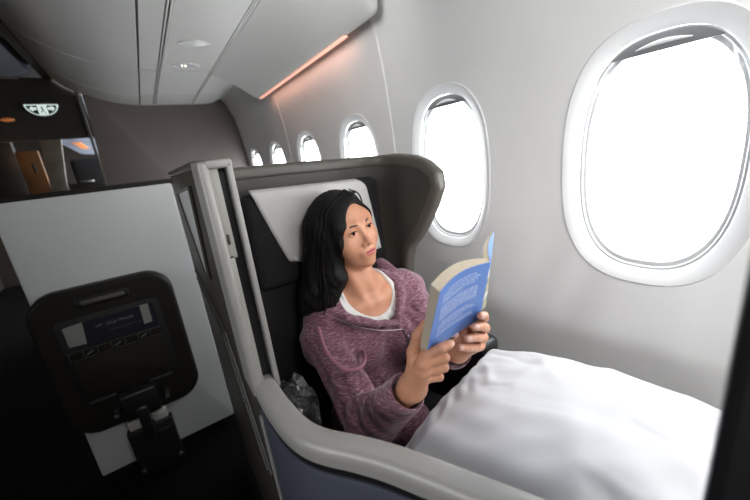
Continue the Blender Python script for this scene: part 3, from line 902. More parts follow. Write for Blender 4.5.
def sdf_mesh(f, lo, hi, h):
    lo = np.array(lo); n = np.ceil((np.array(hi) - lo) / h).astype(int) + 1
    g = np.stack(np.meshgrid(*[np.arange(k) for k in n], indexing='ij'), -1).astype(np.float32) * h + lo.astype(np.float32)
    v = np.empty(n, np.float32)
    for i in range(0, n[0], 8):
        v[i:i + 8] = f(g[i:i + 8])
    v = np.clip(v, -4 * h, 4 * h)
    # close at the box sides
    grid = openvdb.FloatGrid(background=4 * h)
    grid.copyFromArray(v.astype(np.float32))
    pts, quads = grid.convertToQuads(isovalue=0.0)
    pts = pts * h + lo
    return pts, quads


def join_meshes(ms):
    P, Q, o = [], [], 0
    for p, q in ms:
        P.append(p); Q.append(q.astype(np.int64) + o); o += len(p)
    return np.concatenate(P), np.concatenate(Q)


def sdf_obj(name, ms, mats, parent, classify=None, smooth_it=2):
    P, Q = join_meshes(ms)
    me = bpy.data.meshes.new(name)
    me.from_pydata(P.tolist(), [], Q.tolist())
    for m in mats:
        me.materials.append(m)
    if classify is not None:
        cen = P[Q].mean(1)
        me.polygons.foreach_set('material_index', classify(cen).astype(np.int32))
    me.polygons.foreach_set('use_smooth', [True] * len(me.polygons))
    me.update()
    bm = bmesh.new(); bm.from_mesh(me)
    bmesh.ops.recalc_face_normals(bm, faces=bm.faces)
    for _ in range(smooth_it):
        bmesh.ops.smooth_vert(bm, verts=bm.verts, factor=0.5, use_axis_x=True, use_axis_y=True, use_axis_z=True)
    bm.to_mesh(me); bm.free()
    return link(bpy.data.objects.new(name, me), parent)


# ------------------------------------------------------------------ the woman
HS = 0.95
HC = np.array([0.443, 0.830, 1.108])
HL = np.array([0.977, 0.141, 0.161]); HF = np.array([0.123, -0.985, 0.117])
HF = HF - HL * (HF @ HL); HL /= np.linalg.norm(HL); HF /= np.linalg.norm(HF); HU = np.cross(HF, HL)
HB = np.stack([HL, HF, HU], 1).astype(np.float32)        # columns: her left, forward, up
def to_head(P):
    return ((P - HC.astype(np.float32)) @ HB) / HS
def from_head(q):
    return tuple(HC + HB @ (np.array(q) * HS))


def mirror(P):
    Q = P.copy(); Q[..., 0] = np.abs(Q[..., 0]); return Q


def f_head(P):
    H = to_head(P); S = mirror(H)
    d = ell(H, (0, -0.018, 0.030), (0.073, 0.093, 0.086))
    d = smin(d, ell(H, (0, 0.024, -0.030), (0.061, 0.058, 0.078)), 0.03)
    d = smin(d, ell(H, (0, 0.034, -0.078), (0.043, 0.041, 0.037)), 0.025)
    d = smin(d, ell(H, (0, 0.062, -0.101), (0.017, 0.016, 0.013)), 0.02)
    d = smin(d, ell(S, (0.038, 0.042, -0.028), (0.028, 0.028, 0.040)), 0.02)           # broad cheeks
    d = smin(d, ell(S, (0.044, 0.040, 0.022), (0.024, 0.026, 0.030)), 0.02)            # temples
    d = smin(d, ell(S, (0.043, 0.049, -0.034), (0.019, 0.020, 0.017)), 0.02)           # cheekbones
    d = smin(d, cap(S, (0.012, 0.078, 0.019), (0.045, 0.062, 0.019), 0.008, 0.008), 0.015)   # brow ridge
    d = smax(d, -ell(S, (0.031, 0.092, 0.000), (0.017, 0.014, 0.010)), 0.012)          # sockets
    d = smin(d, ell(S, (0.031, 0.0665, 0.000), (0.0150, 0.0140, 0.0115)), 0.004)       # lids over the eyes
    d = smin(d, cap(H, (0, 0.079, 0.004), (0, 0.0930, -0.034), 0.0062, 0.0078), 0.012)  # nose bridge
    d = smin(d, ell(H, (0, 0.0938, -0.0385), (0.0102, 0.0108, 0.0088)), 0.007)
    d = smin(d, ell(S, (0.0118, 0.0850, -0.0415), (0.0075, 0.0085, 0.0070)), 0.005)      # wings
    d = smax(d, -ell(S, (0.0065, 0.0905, -0.0490), (0.0040, 0.0056, 0.0040)), 0.002)   # nostrils
    d = smin(d, ell(H, (0, 0.0770, -0.067), (0.026, 0.0110, 0.016)), 0.016)            # mouth mound
    d = smin(d, ell(H, (0, 0.0842, -0.0630), (0.0200, 0.0050, 0.0034)), 0.005)         # upper lip
    d = smin(d, ell(H, (0, 0.0835, -0.0718), (0.0170, 0.0055, 0.0042)), 0.005)         # lower lip
    d = smax(d, -ell(H, (0, 0.0905, -0.0670), (0.023, 0.0050, 0.0012)), 0.002)         # mouth line
    # eye openings
    d = smax(d, -ell(S, (0.0305, 0.0835, -0.0010), (0.0138, 0.0095, 0.0033)), 0.0015)
    # ears
    e = ell(S, (0.074, -0.008, -0.018), (0.008, 0.017, 0.030))
    d = smin(d, e, 0.008)
    return d * HS


NK0 = from_head((0, -0.022, -0.075)); NK1 = (0.468, 0.862, 0.905)
SH_R, SH_L = (0.320, 0.832, 0.805), (0.636, 0.835, 0.858)
EL_R, WR_R = (0.290, 0.560, 0.716), (0.322, 0.428, 0.876)
EL_L, WR_L = (0.622, 0.660, 0.742), (0.500, 0.482, 0.846)


def f_torso(P, g=0.0):
    d = ell(P, (0.468, 0.845, 0.760), (0.150 + g, 0.092 + g, 0.150 + g))
    d = smin(d, cap(P, SH_R, SH_L, 0.050 + g, 0.050 + g), 0.05)
    d = smin(d, ell(P, (0.465, 0.815, 0.600), (0.138 + g, 0.095 + g, 0.140 + g)), 0.05)
    d = smin(d, ell(P, (0.405, 0.772, 0.752), (0.058 + g, 0.052 + g, 0.058 + g)), 0.03)
    d = smin(d, ell(P, (0.535, 0.772, 0.758), (0.058 + g, 0.052 + g, 0.058 + g)), 0.03)
    d = smin(d, ell(P, (0.460, 0.780, 0.490), (0.160 + g, 0.120 + g, 0.085 + g)), 0.06)
    return d


def f_neck(P):
    d = cap(P, NK0, NK1, 0.049, 0.053)
    # sternomastoid cords and collar bones
    d = smin(d, cap(P, from_head((0.045, -0.01, -0.075)), (0.485, 0.793, 0.895), 0.012, 0.008), 0.02)
    d = smin(d, cap(P, from_head((-0.045, -0.01, -0.075)), (0.455, 0.793, 0.893), 0.012, 0.008), 0.02)
    d = smin(d, cap(P, (0.455, 0.787, 0.884), (0.34, 0.825, 0.872), 0.010, 0.011), 0.02)
    d = smin(d, cap(P, (0.490, 0.787, 0.884), (0.60, 0.825, 0.895), 0.010, 0.011), 0.02)
    d = smin(d, cap(P, (0.468, 0.85, 0.945), (0.325, 0.86, 0.850), 0.035, 0.035), 0.04)
    d = smin(d, cap(P, (0.468, 0.85, 0.945), (0.63, 0.86, 0.868), 0.034, 0.034), 0.04)
    return d


def f_arms(P, g=0.0):
    d = chain(P, [SH_R, EL_R, WR_R], [0.044 + g, 0.037 + g, 0.024 + g], 0.02)
    return np.minimum(d, chain(P, [SH_L, EL_L, WR_L], [0.044 + g, 0.037 + g, 0.024 + g], 0.02))


HIP_R, HIP_L = (0.400, 0.77, 0.475), (0.530, 0.77, 0.475)
KN_R, KN_L = (0.400, 0.38, 0.575), (0.560, 0.38, 0.585)
AN_R, AN_L = (0.420, 0.20, 0.115), (0.560, 0.20, 0.115)


def f_legs(P, g=0.0):
    d = None
    for h, k, a in ((HIP_R, KN_R, AN_R), (HIP_L, KN_L, AN_L)):
        e = chain(P, [h, k, a], [0.078 + g, 0.056 + g, 0.036 + g], 0.03)
        if g == 0.0:
            e = smin(e, cap(P, (a[0], a[1] + 0.01, 0.045), (a[0], a[1] - 0.10, 0.035), 0.036, 0.026), 0.02)
        d = e if d is None else np.minimum(d, e)
    return d


RHAND = dict(wrist=WR_R, fingers=[
    [(0.3345, 0.394, 0.955), (0.352, 0.374, 0.972), (0.3645, 0.3715, 0.973), (0.3745, 0.3735, 0.971)],
    [(0.3245, 0.393, 0.944), (0.357, 0.374, 0.950), (0.364, 0.392, 0.950), (0.352, 0.406, 0.947)],
    [(0.3220, 0.396, 0.926), (0.359, 0.379, 0.927), (0.364, 0.398, 0.930), (0.350, 0.411, 0.930)],
    [(0.3240, 0.402, 0.908), (0.355, 0.388, 0.904), (0.360, 0.403, 0.910), (0.348, 0.414, 0.912)]],
    rad=[[0.0102, 0.0088, 0.0080, 0.0068], [0.0104, 0.0092, 0.0082, 0.0072], [0.0102, 0.0088, 0.0078, 0.0068], [0.0094, 0.0076, 0.0068, 0.0060]],
    thumb=[(0.322, 0.418, 0.915), (0.330, 0.425, 0.950), (0.338, 0.416, 0.985), (0.346, 0.404, 1.008)])
LHAND = dict(wrist=WR_L, fingers=[
    [(0.505, 0.420, 0.888), (0.462, 0.392, 0.914), (0.424, 0.379, 0.937), (0.397, 0.3745, 0.952)],
    [(0.513, 0.420, 0.905), (0.480, 0.388, 0.931), (0.444, 0.375, 0.952), (0.414, 0.3710, 0.964)],
    [(0.512, 0.420, 0.927), (0.482, 0.385, 0.953), (0.454, 0.372, 0.973), (0.430, 0.3670, 0.983)],
    [(0.506, 0.420, 0.946), (0.478, 0.384, 0.977), (0.462, 0.371, 0.992), (0.446, 0.3660, 1.000)]],
    rad=[[0.0096, 0.0078, 0.0070, 0.0060], [0.0102, 0.0088, 0.0078, 0.0068], [0.0104, 0.0092, 0.0082, 0.0070], [0.0102, 0.0088, 0.0078, 0.0068]],
    thumb=[(0.500, 0.435, 0.890), (0.478, 0.440, 0.930), (0.468, 0.425, 0.965), (0.458, 0.410, 0.990)])


def f_hand(P, H):
    w_ = np.array(H['wrist'])
    mc = [np.array(f[0]) for f in H['fingers']]
    palm = None
    for m in mc:
        e = cap(P, w_ + (m - w_) * 0.12, m, 0.0175, 0.0108)
        palm = e if palm is None else smin(palm, e, 0.012)
    for a, b in zip(mc[:-1], mc[1:]):
        palm = smin(palm, cap(P, a, b, 0.0100, 0.0100), 0.006)
    palm = smin(palm, cap(P, w_, np.array(H['thumb'][0]), 0.018, 0.0150), 0.012)
    d = palm
    best = None
    for f, r in zip(H['fingers'], H['rad']):
        e = chain(P, f, r, 0.003)
        best = e if best is None else np.minimum(best, e)
    th = chain(P, H['thumb'], [0.0145, 0.0115, 0.0105, 0.0085], 0.006)
    d = smin(d, best, 0.0045)
    d = smin(d, th, 0.006)
    return d


def f_skin(P):
    d = smin(f_head(P), f_neck(P), 0.022)
    d = smin(d, f_torso(P), 0.03)
    return d


def f_forearm_hand(P, H, el):
    return smin(f_hand(P, H), cap(P, el, H['wrist'], 0.037, 0.0225), 0.02)


def f_all(P):
    d = smin(f_skin(P), f_arms(P), 0.03)
    d = np.minimum(d, f_hand(P, RHAND)); d = np.minimum(d, f_hand(P, LHAND))
    d = smin(d, f_legs(P), 0.04)
    return d + 0.004


hd = sdf_mesh(f_skin, (0.30, 0.700, 0.80), (0.66, 0.945, 1.235), 0.0021)
rh = sdf_mesh(lambda P: f_forearm_hand(P, RHAND, EL_R), (0.285, 0.350, 0.835), (0.395, 0.455, 1.03), 0.0014)
lh = sdf_mesh(lambda P: f_forearm_hand(P, LHAND, EL_L), (0.385, 0.345, 0.785), (0.545, 0.490, 1.025), 0.0014)
bd = sdf_mesh(f_all, (0.18, 0.05, 0.0), (0.76, 0.97, 1.24), 0.0075)


def skin_class(c):
    H = to_head(c.astype(np.float32))
    lip = (np.abs(H[:, 0]) < 0.0180) & (H[:, 1] > 0.074) & (H[:, 2] < -0.0595 - 0.15 * np.abs(H[:, 0])) & (H[:, 2] > -0.0780 + 18 * H[:, 0] ** 2)
    m = np.where(lip, 1, 0)
    m = np.where(lip & (np.abs(H[:, 2] + 0.0672) < 0.0014), 3, m)
    for Hn in (RHAND, LHAND):
        for f in Hn['fingers']:
            t = np.array(f[3]); ax = t - np.array(f[2]); ax /= np.linalg.norm(ax)
            rel = c - t
            up = np.array((-0.35, -0.75, 0.35)); up -= ax * (up @ ax); up /= np.linalg.norm(up)
            sd = np.cross(ax, up)
            nail = (np.abs(rel @ ax) < 0.0062) & (np.abs(rel @ sd) < 0.0048) & ((rel @ up) > 0.0035) & (np.linalg.norm(rel, axis=1) < 0.014)
            if Hn is RHAND and f is not Hn['fingers'][0]:
                continue
            m = np.where(nail, 2, m)
    return m


person = sdf_obj('person', [hd, rh, lh, bd], [M['skin'], M['lip'], M['nail'], mat('mouth_line', (0.15, 0.035, 0.035), 0.5)], None, skin_class, 1)
tag(person, 'woman with long black hair in mauve hoodie reading a blue book', 'person')

# eyes
for sx_ in (-1, 1):
    c = from_head((sx_ * 0.0305, 0.0660, -0.0005))
    mb = MB(); bmesh.ops.create_uvsphere(mb.bm, u_segments=24, v_segments=16, radius=0.0122 * HS, matrix=Matrix.Translation(c))
    ey = mb.build('eye', M['eye_white'], person)
    g = Vector(HB @ np.array((0.10, 0.97, -0.20))).normalized()
    mb = MB(); bmesh.ops.create_uvsphere(mb.bm, u_segments=20, v_segments=12, radius=0.0072 * HS, matrix=Matrix.Translation(Vector(c) + g * 0.0066 * HS))
    mb.build('iris', M['iris'], ey)
    # lash line and brow
    mb = MB(); mb.tube([from_head((sx_ * x_, y_, z_)) for x_, y_, z_ in ((0.0175, 0.0790, 0.0005), (0.024, 0.0815, 0.0035), (0.031, 0.0815, 0.0045), (0.038, 0.0785, 0.0032), (0.0445, 0.0730, 0.0002))], [0.0006, 0.0013, 0.0016, 0.0015, 0.0008], 6)
    mb.build('eyelash', M['iris'], person)
    mb = MB(); mb.tube([from_head((sx_ * x_, y_, z_)) for x_, y_, z_ in ((0.012, 0.0860, 0.0165), (0.021, 0.0850, 0.0190), (0.031, 0.0805, 0.0205), (0.042, 0.0735, 0.0180), (0.052, 0.0650, 0.0120))], [0.0012, 0.0024, 0.0023, 0.0017, 0.0007], 8, flat=(1, 0.6))
    mb.build('eyebrow', M['brow'], person)

# hair


def f_hair(P):
    H = to_head(P)
    d = ell(H, (0, -0.026, 0.030), (0.086, 0.098, 0.094))
    # long fall behind and beside: right side comes forward over the shoulder
    d = smin(d, cap(P, from_head((-0.055, -0.04, 0.02)), (0.345, 0.875, 0.93), 0.052, 0.048), 0.04)
    d = smin(d, cap(P, (0.345, 0.875, 0.93), (0.315, 0.880, 0.84), 0.048, 0.036), 0.03)
    d = smin(d, cap(P, from_head((-0.066, 0.008, 0.00)), from_head((-0.082, -0.006, -0.12)), 0.023, 0.023), 0.03)
    d = smin(d, cap(P, from_head((-0.082, -0.006, -0.12)), (0.350, 0.828, 0.895), 0.023, 0.019), 0.03)
    d = smin(d, cap(P, from_head((0.058, -0.05, 0.0)), (0.545, 0.905, 0.93), 0.040, 0.036), 0.04)
    d = smin(d, smax(smax(f_head(P) / HS - 0.0065, -(H[..., 2] + 0.095), 0.02), H[..., 1] - 0.045 - 0.018 * np.clip(-H[..., 0] / 0.03, 0, 1) * np.clip(1 + (H[..., 2] + 0.02) / 0.06, 0, 1) + 0.5 * np.clip(-0.03 - H[..., 2], 0, 1) - 0.6 * np.maximum(H[..., 2], 0), 0.01), 0.008)
    # strands
    a = np.arctan2(H[..., 0], -H[..., 1] + 0.02)
    fade = np.clip((0.035 - H[..., 1]) / 0.03, 0.15, 1)
    d = d + fade * (0.0016 * np.sin(a * 46 + 6 * np.sin(H[..., 2] * 22)) + 0.0009 * np.sin(a * 97 + 9 * H[..., 2] * 10))
    # keep the face clear: an egg in front, hair parted near the middle
    face = ell(H, (0.012, 0.086, -0.018), (0.061, 0.074, 0.098))
    d = smax(d, -face, 0.004)
    d = smax(d, -ell(H, (0.012, 0.11, -0.12), (0.070, 0.092, 0.11)), 0.006)
    return d * HS * 0.9


hm = sdf_mesh(f_hair, (0.24, 0.72, 0.79), (0.62, 0.955, 1.25), 0.0024)
hair = sdf_obj('hair', [hm], [M['hair']], person, None, 1)
part_label(hair, 'long straight black hair')
random.seed(11)
mb = MB()
for i in range(46):     # loose locks following the fall
    a = random.uniform(-1, 1)
    top = np.array(from_head((0.02 + 0.03 * a, 0.045 + random.uniform(-0.05, 0.012), 0.118 - 0.02 * abs(a))))
    side = -1 if random.random() < 0.72 else 1
    if side < 0:
        mid = np.array(from_head((-0.088, random.uniform(-0.03, 0.022), random.uniform(0.0, 0.03))))
        low = np.array((random.uniform(0.325, 0.372), random.uniform(0.80, 0.86), 0.95)); end = low + np.array((random.uniform(-0.03, 0.0), random.uniform(-0.005, 0.02), random.uniform(-0.11, -0.03)))
    else:
        mid = np.array(from_head((0.086, random.uniform(-0.05, 0.0), random.uniform(0.0, 0.03))))
        low = np.array((random.uniform(0.53, 0.56), random.uniform(0.87, 0.90), 0.98)); end = low + np.array((0.0, 0.01, -0.08))
    pth = catmull([top, (top + mid) / 2 + (np.array(from_head((0, 0, 0.0))) * 0) + HU * 0.018 + HL * side * 0.018, mid, low, end], 5)
    mb.tube([tuple(p) for p in pth], [0.0012 + 0.0014 * math.sin(PI * min(1, k / (len(pth) - 1) + 0.05)) for k in range(len(pth))], 5)
mb.build('hair_locks', M['hair'], hair, angle=80)

# t-shirt: shows as a scooped band inside the hoodie


def f_tee(P):
    d = smin(f_torso(P, 0.007), f_neck(P) - 0.006, 0.02)
    d = d + 0.0012 * np.sin(P[..., 0] * 190 + P[..., 2] * 120)
    sc = ell(P, (0.484, 0.775, 0.936), (0.080, 0.110, 0.090))
    sc = smin(sc, cap(P, (0.472, 0.86, 1.02), (0.472, 0.80, 0.93), 0.085, 0.070), 0.02)
    d = smax(d, -sc, 0.004)
    return d


tm = sdf_mesh(f_tee, (0.30, 0.69, 0.62), (0.66, 0.93, 0.985), 0.0028)
part_label(sdf_obj('t_shirt', [tm], [M['tee']], person, None, 1), 'white t-shirt under the hoodie')

tr = sdf_mesh(lambda P: smax(f_legs(P, 0.012), -(P[..., 2] - 0.10), 0.005), (0.28, 0.10, 0.08), (0.68, 0.92, 0.68), 0.008)
sdf_obj('trousers', [tr], [M['trousers']], person, None, 1)

# hoodie
OPEN = catmull([(0.378, 0.905, 0.950), (0.356, 0.868, 0.912), (0.352, 0.815, 0.888), (0.388, 0.758, 0.872), (0.448, 0.730, 0.845), (0.512, 0.724, 0.826)], 5)
OPEN_L = catmull([(0.596, 0.905, 0.945), (0.604, 0.862, 0.928), (0.590, 0.806, 0.903), (0.564, 0.766, 0.874), (0.538, 0.738, 0.850), (0.514, 0.724, 0.826)], 5)


def f_hoodie(P):
    d = f_torso(P, 0.016)
    d = smin(d, f_neck(P) - 0.012, 0.02)
    arms = chain(P, [SH_R, EL_R, (0.3165, 0.442, 0.859)], [0.056, 0.051, 0.037], 0.03)
    armsl = chain(P, [SH_L, EL_L, (0.505, 0.492, 0.838)], [0.060, 0.053, 0.038], 0.03)
    # folds around the elbow and down the sleeve
    wv = 0.0035 * np.sin(P[..., 1] * 95 + P[..., 0] * 40 - P[..., 2] * 70) * np.exp(-((P[..., 1] - 0.58) / 0.10) ** 2)
    wv = wv + 0.0022 * np.sin(P[..., 1] * 60 - P[..., 2] * 140 + 2 * np.sin(P[..., 0] * 60))
    arms = arms + wv; armsl = armsl + wv
    d = d + 0.0030 * np.sin(P[..., 2] * 75 + 3.0 * np.sin(P[..., 0] * 22) + P[..., 1] * 30) + 0.0020 * np.sin(P[..., 0] * 70 - P[..., 2] * 50)
    d = smin(d, arms, 0.022); d = smin(d, armsl, 0.022)
    # neck opening
    sc = ell(P, (0.476, 0.760, 0.938), (0.104, 0.120, 0.116))
    sc = smin(sc, cap(P, (0.474, 0.87, 1.06), (0.474, 0.80, 0.95), 0.11, 0.085), 0.02)
    d = smax(d, -sc, 0.006)
    # folded-back hood and lapels
    hood = None
    for path, r0, r1 in ((OPEN, 0.021, 0.0085), (OPEN_L, 0.024, 0.008)):
        e = None; n = len(path) - 1
        for i in range(0, n, 2):
            j = min(i + 2, n)
            q = cap(P, path[i], path[j], r0 + (r1 - r0) * i / n, r0 + (r1 - r0) * j / n)
            e = q if e is None else smin(e, q, 0.006)
        hood = e if hood is None else np.minimum(hood, e)
    hood = hood + 0.0015 * np.sin(P[..., 0] * 150 + P[..., 1] * 90)
    d = smin(d, hood, 0.010)
    # hollow cuffs
    for w_, e_ in ((np.array((0.3165, 0.442, 0.859)), np.array(EL_R)), (np.array((0.505, 0.492, 0.838)), np.array(EL_L))):
        ax = (w_ - e_) / np.linalg.norm(w_ - e_)
        pl_ = (P - w_.astype(np.float32)) @ ax.astype(np.float32)
        near = np.linalg.norm(P - w_.astype(np.float32), axis=-1) < 0.075
        d = np.where(near, smax(d, pl_ - 0.012, 0.003), d)
        d = smax(d, -cap(P, w_ - ax * 0.03, w_ + ax * 0.06, 0.029, 0.038), 0.003)
    # lower front of the jacket resting over the lap
    d = smin(d, cap(P, (0.42, 0.72, 0.585), (0.40, 0.58, 0.625), 0.115, 0.075), 0.05)
    d = smax(d, -(P[..., 2] - 0.50), 0.01)
    return d


ho = sdf_mesh(f_hoodie, (0.19, 0.37, 0.48), (0.74, 0.962, 1.01), 0.0032)
hoodie = sdf_obj('hoodie', [ho], [M['hoodie']], person, None, 1)
part_label(hoodie, 'heathered mauve zip hoodie')
# zip edge, pull and drawstring
zp = catmull([(0.338, 0.772, 0.890), (0.390, 0.727, 0.858), (0.450, 0.706, 0.832), (0.512, 0.702, 0.812)], 6)
mb = MB(); mb.tube([tuple(p) for p in zp], 0.0022, 6)
zp2 = catmull([(0.512, 0.702, 0.812), (0.520, 0.700, 0.790), (0.524, 0.697, 0.765), (0.525, 0.696, 0.72), (0.52, 0.70, 0.64)], 5)
mb.tube([tuple(p) for p in zp2], 0.0032, 6)
mb.build('zip', M['zip'], hoodie)
mb = MB(); mb.box(0.5195, 0.5255, 0.688, 0.693, 0.765, 0.792, 0.0015); mb.build('zip_pull', M['chrome'], hoodie)
ds = catmull([(0.290, 0.774, 0.880), (0.276, 0.714, 0.845), (0.278, 0.670, 0.831), (0.291, 0.637, 0.819), (0.326, 0.635, 0.811), (0.362, 0.672, 0.800), (0.383, 0.714, 0.791)], 6)
mb = MB(); mb.tube([tuple(p) for p in ds], 0.0052, 8); part_label(mb.build('drawstring', M['cord'], hoodie), 'plum drawstring loop')

# ------------------------------------------------------------------ the book
V3 = lambda *a: np.array(a, float)
TL, TR, BL, BR = V3(0.282, 0.295, 1.1215), V3(0.401, 0.307, 1.1275), V3(0.330, 0.385, 0.976), V3(0.475, 0.390, 0.981)
BL = TL + (BL - TL) * 1.19; BR = TR + (BR - TR) * 1.10
FT, FB = V3(0.482, 0.360, 1.151), V3(0.5435, 0.430, 0.9625)
bk = empty('book', tuple(BR)); tag(bk, 'open blue paperback held up in both hands', 'book')
nb_ = np.cross(TR - TL, TL - BL); nb_ /= np.linalg.norm(nb_)
def back_pt(u, v, dep=0.0):
    a = TL + (TR - TL) * u; b = BL + (BR - BL) * u
    p = b + (a - b) * v
    return p - nb_ * (0.010 * math.sin(PI * u) * (0.25 + 0.75 * v) + dep)
def slab(fn, t0, t1, nu=16, nv=10):
    """closed slab between depth t0(u) and t1(u) of a sheet function"""
    vs, fs = [], []
    for lay, t in ((0, t0), (1, t1)):
        for i in range(nu + 1):
            for j in range(nv + 1):
                vs.append(fn(i / nu, j / nv, t(i / nu)))
    K = (nu + 1) * (nv + 1); id_ = lambda l, i, j: l * K + i * (nv + 1) + j
    for i in range(nu):
        for j in range(nv):
            fs.append((id_(0, i, j), id_(0, i + 1, j), id_(0, i + 1, j + 1), id_(0, i, j + 1)))
            fs.append((id_(1, i, j), id_(1, i, j + 1), id_(1, i + 1, j + 1), id_(1, i + 1, j)))
    for i in range(nu):
        fs.append((id_(0, i, 0), id_(1, i, 0), id_(1, i + 1, 0), id_(0, i + 1, 0)))
        fs.append((id_(0, i, nv), id_(0, i + 1, nv), id_(1, i + 1, nv), id_(1, i, nv)))
    for j in range(nv):
        fs.append((id_(0, 0, j), id_(0, 0, j + 1), id_(1, 0, j + 1), id_(1, 0, j)))
        fs.append((id_(0, nu, j), id_(1, nu, j), id_(1, nu, j + 1), id_(0, nu, j + 1)))
    return vs, fs
vs, fs = slab(back_pt, lambda u: 0.0, lambda u: 0.0006); bcov = part_label(mesh_obj('back_cover', vs, fs, M['cover_back'], bk, angle=50), 'blue back cover with white print')
vs, fs = slab(lambda u, v, d: back_pt(0.004 + 0.99 * u, 0.003 + 0.994 * v, d), lambda u: 0.0007, lambda u: 0.0165 - 0.006 * u ** 6); mesh_obj('page_block', vs, fs, M['pages'], bk, angle=50)
nf_ = np.cross(FT - TR, TR - BR); nf_ /= np.linalg.norm(nf_)
if nf_[1] > 0: nf_ = -nf_
def front_pt(u, v, dep=0.0):
    a = TR + (FT - TR) * u; b = BR + (FB - BR) * u
    return b + (a - b) * v - nf_ * (dep + 0.006 * math.sin(PI * u))
vs, fs = slab(front_pt, lambda u: 0.0, lambda u: 0.0006); part_label(mesh_obj('front_cover', vs, fs, M['cover_front'], bk, angle=50), 'front cover with a picture')
vs, fs = slab(lambda u, v, d: front_pt(0.004 + 0.97 * u, 0.003 + 0.994 * v, d), lambda u: 0.0007, lambda u: 0.0105 - 0.0075 * u); mesh_obj('page_block', vs, fs, M['pages'], bk, angle=50)
# printed lines on the back cover
random.seed(5); vs, fs = [], []
def dash(u0, u1, v, hv):
    k = max(2, int((u1 - u0) * 30)); b = len(vs)
    for i in range(k + 1):
        u = u0 + (u1 - u0) * i / k
        vs.append(back_pt(u, v, -0.0005)); vs.append(back_pt(u, v + hv, -0.0005))
    for i in range(k):
        fs.append((b + 2 * i, b + 2 * i + 2, b + 2 * i + 3, b + 2 * i + 1))
rows = [(0.90, 0.24, 0.80, 0.010), (0.865, 0.14, 0.86, 0.010), (0.83, 0.14, 0.82, 0.010), (0.795, 0.14, 0.78, 0.010), (0.765, 0.14, 0.55, 0.010)]
rows += [(0.715 - 0.021 * i, 0.13, 0.84 if i != 9 else 0.5, 0.007) for i in range(10)]
rows += [(0.455, 0.2, 0.72, 0.010), (0.425, 0.14, 0.80, 0.010), (0.392, 0.14, 0.84, 0.010), (0.36, 0.14, 0.62, 0.010)]
rows += [(0.315 - 0.021 * i, 0.14, 0.80, 0.007) for i in range(4)]
for v, ua, ub, hv in rows:
    u = ua
    while u < ub:
        wd = random.uniform(0.02, 0.075); dash(u, min(u + wd, ub), v, hv); u += wd + 0.014
mesh_obj('cover_print', vs, fs, M['print_white'], bcov, smooth=False)

# ------------------------------------------------------------------ duvet
def duvet_pt(u, v):
    """u across from the rail to the window wall, v from her lap to the foot end"""
    # hem line over the lap, then straight edges toward the foot
    xa = np.interp(v, [0, 0.25, 0.45, 0.7, 1], [0.300, 0.215, 0.235, 0.300, 0.350]); xb = np.interp(v, [0, 0.3, 1], [0.700, 0.735, 0.790])
    ya = np.interp(v, [0, 0.25, 0.45, 0.7, 1], [0.448, 0.395, 0.310, 0.19, 0.030]); yb = np.interp(v, [0, 1], [0.545, 0.030])
    x = xa + (xb - xa) * u; y = ya + (yb - ya) * u
    zr = np.interp(v, [0, 0.22, 0.34, 0.46, 0.58, 0.69, 0.80, 0.90, 1], [0.752, 0.786, 0.800, 0.806, 0.810, 0.810, 0.806, 0.796, 0.780])
    drop = np.interp(v, [0, 0.12, 0.4, 1], [0.012, 0.05, 0.085, 0.07])
    z = zr + 0.006 * math.sin(PI * u)
    z -= drop * max(0, 1 - u / 0.30) ** 2.0
    z -= 0.055 * max(0, (u - 0.90) / 0.10) ** 2
    # rounded lip of the folded hem over the lap
    z -= 0.030 * max(0, 1 - v / 0.06) ** 2
    # soft creases
    z += 0.0022 * math.sin(22 * u + 9 * v + 2 * math.sin(7 * v)) * math.sin(PI * u) ** 0.5
    z += 0.0011 * math.sin(34 * v - 15 * u + 1.5 * math.sin(9 * u)) + 0.0012 * math.sin(58 * u * (1 - 0.5 * v) + 11 * v) * (0.3 + (1 - v))
    for (a, b, c, d, amp, wd) in CREASE:
        du, dv_ = c - a, d - b; q = max(0, min(1, ((u - a) * du + (v - b) * dv_) / (du * du + dv_ * dv_)))
        e = ((u - a - q * du) ** 2 + (v - b - q * dv_) ** 2) / wd ** 2
        z += amp * math.sin(PI * (0.15 + 0.7 * q)) * math.exp(-e)
    return x, y, z
random.seed(9)
CREASE = [(0.78, 0.03, 0.55, 0.30, 0.006, 0.03), (0.62, 0.02, 0.45, 0.25, -0.005, 0.035), (0.88, 0.05, 0.80, 0.35, -0.005, 0.025), (0.45, 0.02, 0.30, 0.22, 0.005, 0.03),
          (0.95, 0.25, 0.70, 0.48, 0.004, 0.03), (0.95, 0.55, 0.72, 0.70, 0.005, 0.03), (0.90, 0.78, 0.60, 0.97, -0.005, 0.025), (0.60, 0.55, 0.20, 0.75, 0.004, 0.05), (0.75, 0.86, 0.50, 0.99, 0.006, 0.022)]
for _ in range(16):
    a, b = random.uniform(0.1, 0.95), random.uniform(0.05, 0.95); t = random.uniform(1.2, 2.6); l = random.uniform(0.08, 0.25)
    CREASE.append((a, b, a + l * math.cos(t), b + l * math.sin(t), random.choice((-1, 1)) * random.uniform(0.0012, 0.0028), random.uniform(0.015, 0.03)))
NU, NV = 110, 110
vs, fs = [], []
for i in range(NU + 1):
    for j in range(NV + 1):
        vs.append(duvet_pt(i / NU, j / NV))
for i in range(NU):
    for j in range(NV):
        a = i * (NV + 1) + j
        fs.append((a, a + NV + 1, a + NV + 2, a + 1))
dv = mesh_obj('duvet', vs, fs, M['duvet'], angle=0)
me = dv.data
bm = bmesh.new(); bm.from_mesh(me)
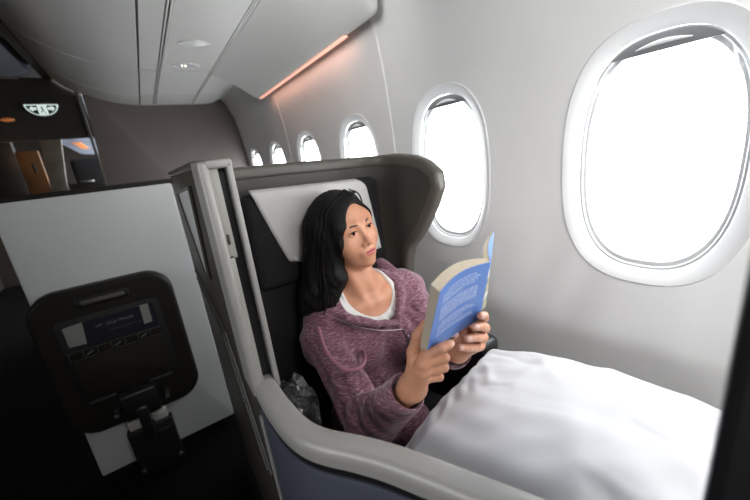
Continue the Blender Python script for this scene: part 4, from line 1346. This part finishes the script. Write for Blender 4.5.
# skirt: drop the border down and under so the quilt has a thick edge
bord = [e for e in bm.edges if e.is_boundary]
r = bmesh.ops.extrude_edge_only(bm, edges=bord)
nv_ = [g for g in r['geom'] if isinstance(g, bmesh.types.BMVert)]
for v_ in nv_:
    v_.co.z -= 0.035
bord = [e for e in bm.edges if e.is_boundary]
r = bmesh.ops.extrude_edge_only(bm, edges=bord)
for v_ in [g for g in r['geom'] if isinstance(g, bmesh.types.BMVert)]:
    v_.co.z -= 0.03
    v_.co.x += (0.50 - v_.co.x) * 0.10; v_.co.y += (0.28 - v_.co.y) * 0.10
bmesh.ops.recalc_face_normals(bm, faces=bm.faces)
bm.to_mesh(me); bm.free()
me.polygons.foreach_set('use_smooth', [True] * len(me.polygons))
tag(dv, 'plain white duvet over her legs along the window wall', 'duvet')

# ------------------------------------------------------------------ bagged headset tucked beside her
pb = empty('plastic_bag', (0.19, 0.80, 0.59)); tag(pb, 'crumpled clear plastic bag tucked between her arm and the rail', 'bag')
random.seed(21)
def crumple(cx, cy, cz, rx, ry, rz, seed):
    rnd = np.random.RandomState(seed)
    bm = bmesh.new(); bmesh.ops.create_icosphere(bm, subdivisions=3, radius=1)
    for v_ in bm.verts:
        k = 1 + rnd.uniform(-0.28, 0.28)
        v_.co = Vector((cx + v_.co.x * rx * k, cy + v_.co.y * ry * k, max(0.588, cz + v_.co.z * rz * k)))
    return bm
mb = MB(); mb.bm.free(); mb.bm = crumple(0.192, 0.785, 0.665, 0.054, 0.095, 0.080, 4); mb.build('film', M['film'], pb, smooth=False)
mb = MB(); mb.tube([(0.165, 0.74, 0.60), (0.17, 0.78, 0.64), (0.20, 0.83, 0.655), (0.215, 0.79, 0.62), (0.18, 0.76, 0.61), (0.20, 0.74, 0.63)], 0.003, 6)
tag(mb.build('headset_cable', M['black']), 'thin black headset cable coiled in the plastic bag', 'cable')
mb = MB(); mb.box(-0.028, 0.028, -0.02, 0.02, -0.001, 0.001, 0, 1, Matrix.Translation((0.205, 0.70, 0.589)) @ Matrix.Rotation(0.5, 4, 'Z'))
tag(mb.build('card', M['white_card'], smooth=False), 'small white card lying below the plastic bag', 'card')

# ------------------------------------------------------------------ dark partition close to the camera, right
pe = empty('partition', (0.6, -0.06, 0)); tag(pe, 'black seat partition close by at the lower right corner', 'partition')
mb = MB(); mb.box(0.255, 0.46, -0.12, 0.0275, 0.0, 1.30, 0.006, 3); mb.build('panel', M['black'], pe)
mb = MB(); mb.tube([(0.262, 0.0255, 0.02), (0.262, 0.0255, 1.28)], 0.006, 8); mb.build('edge_trim', M['black'], pe)
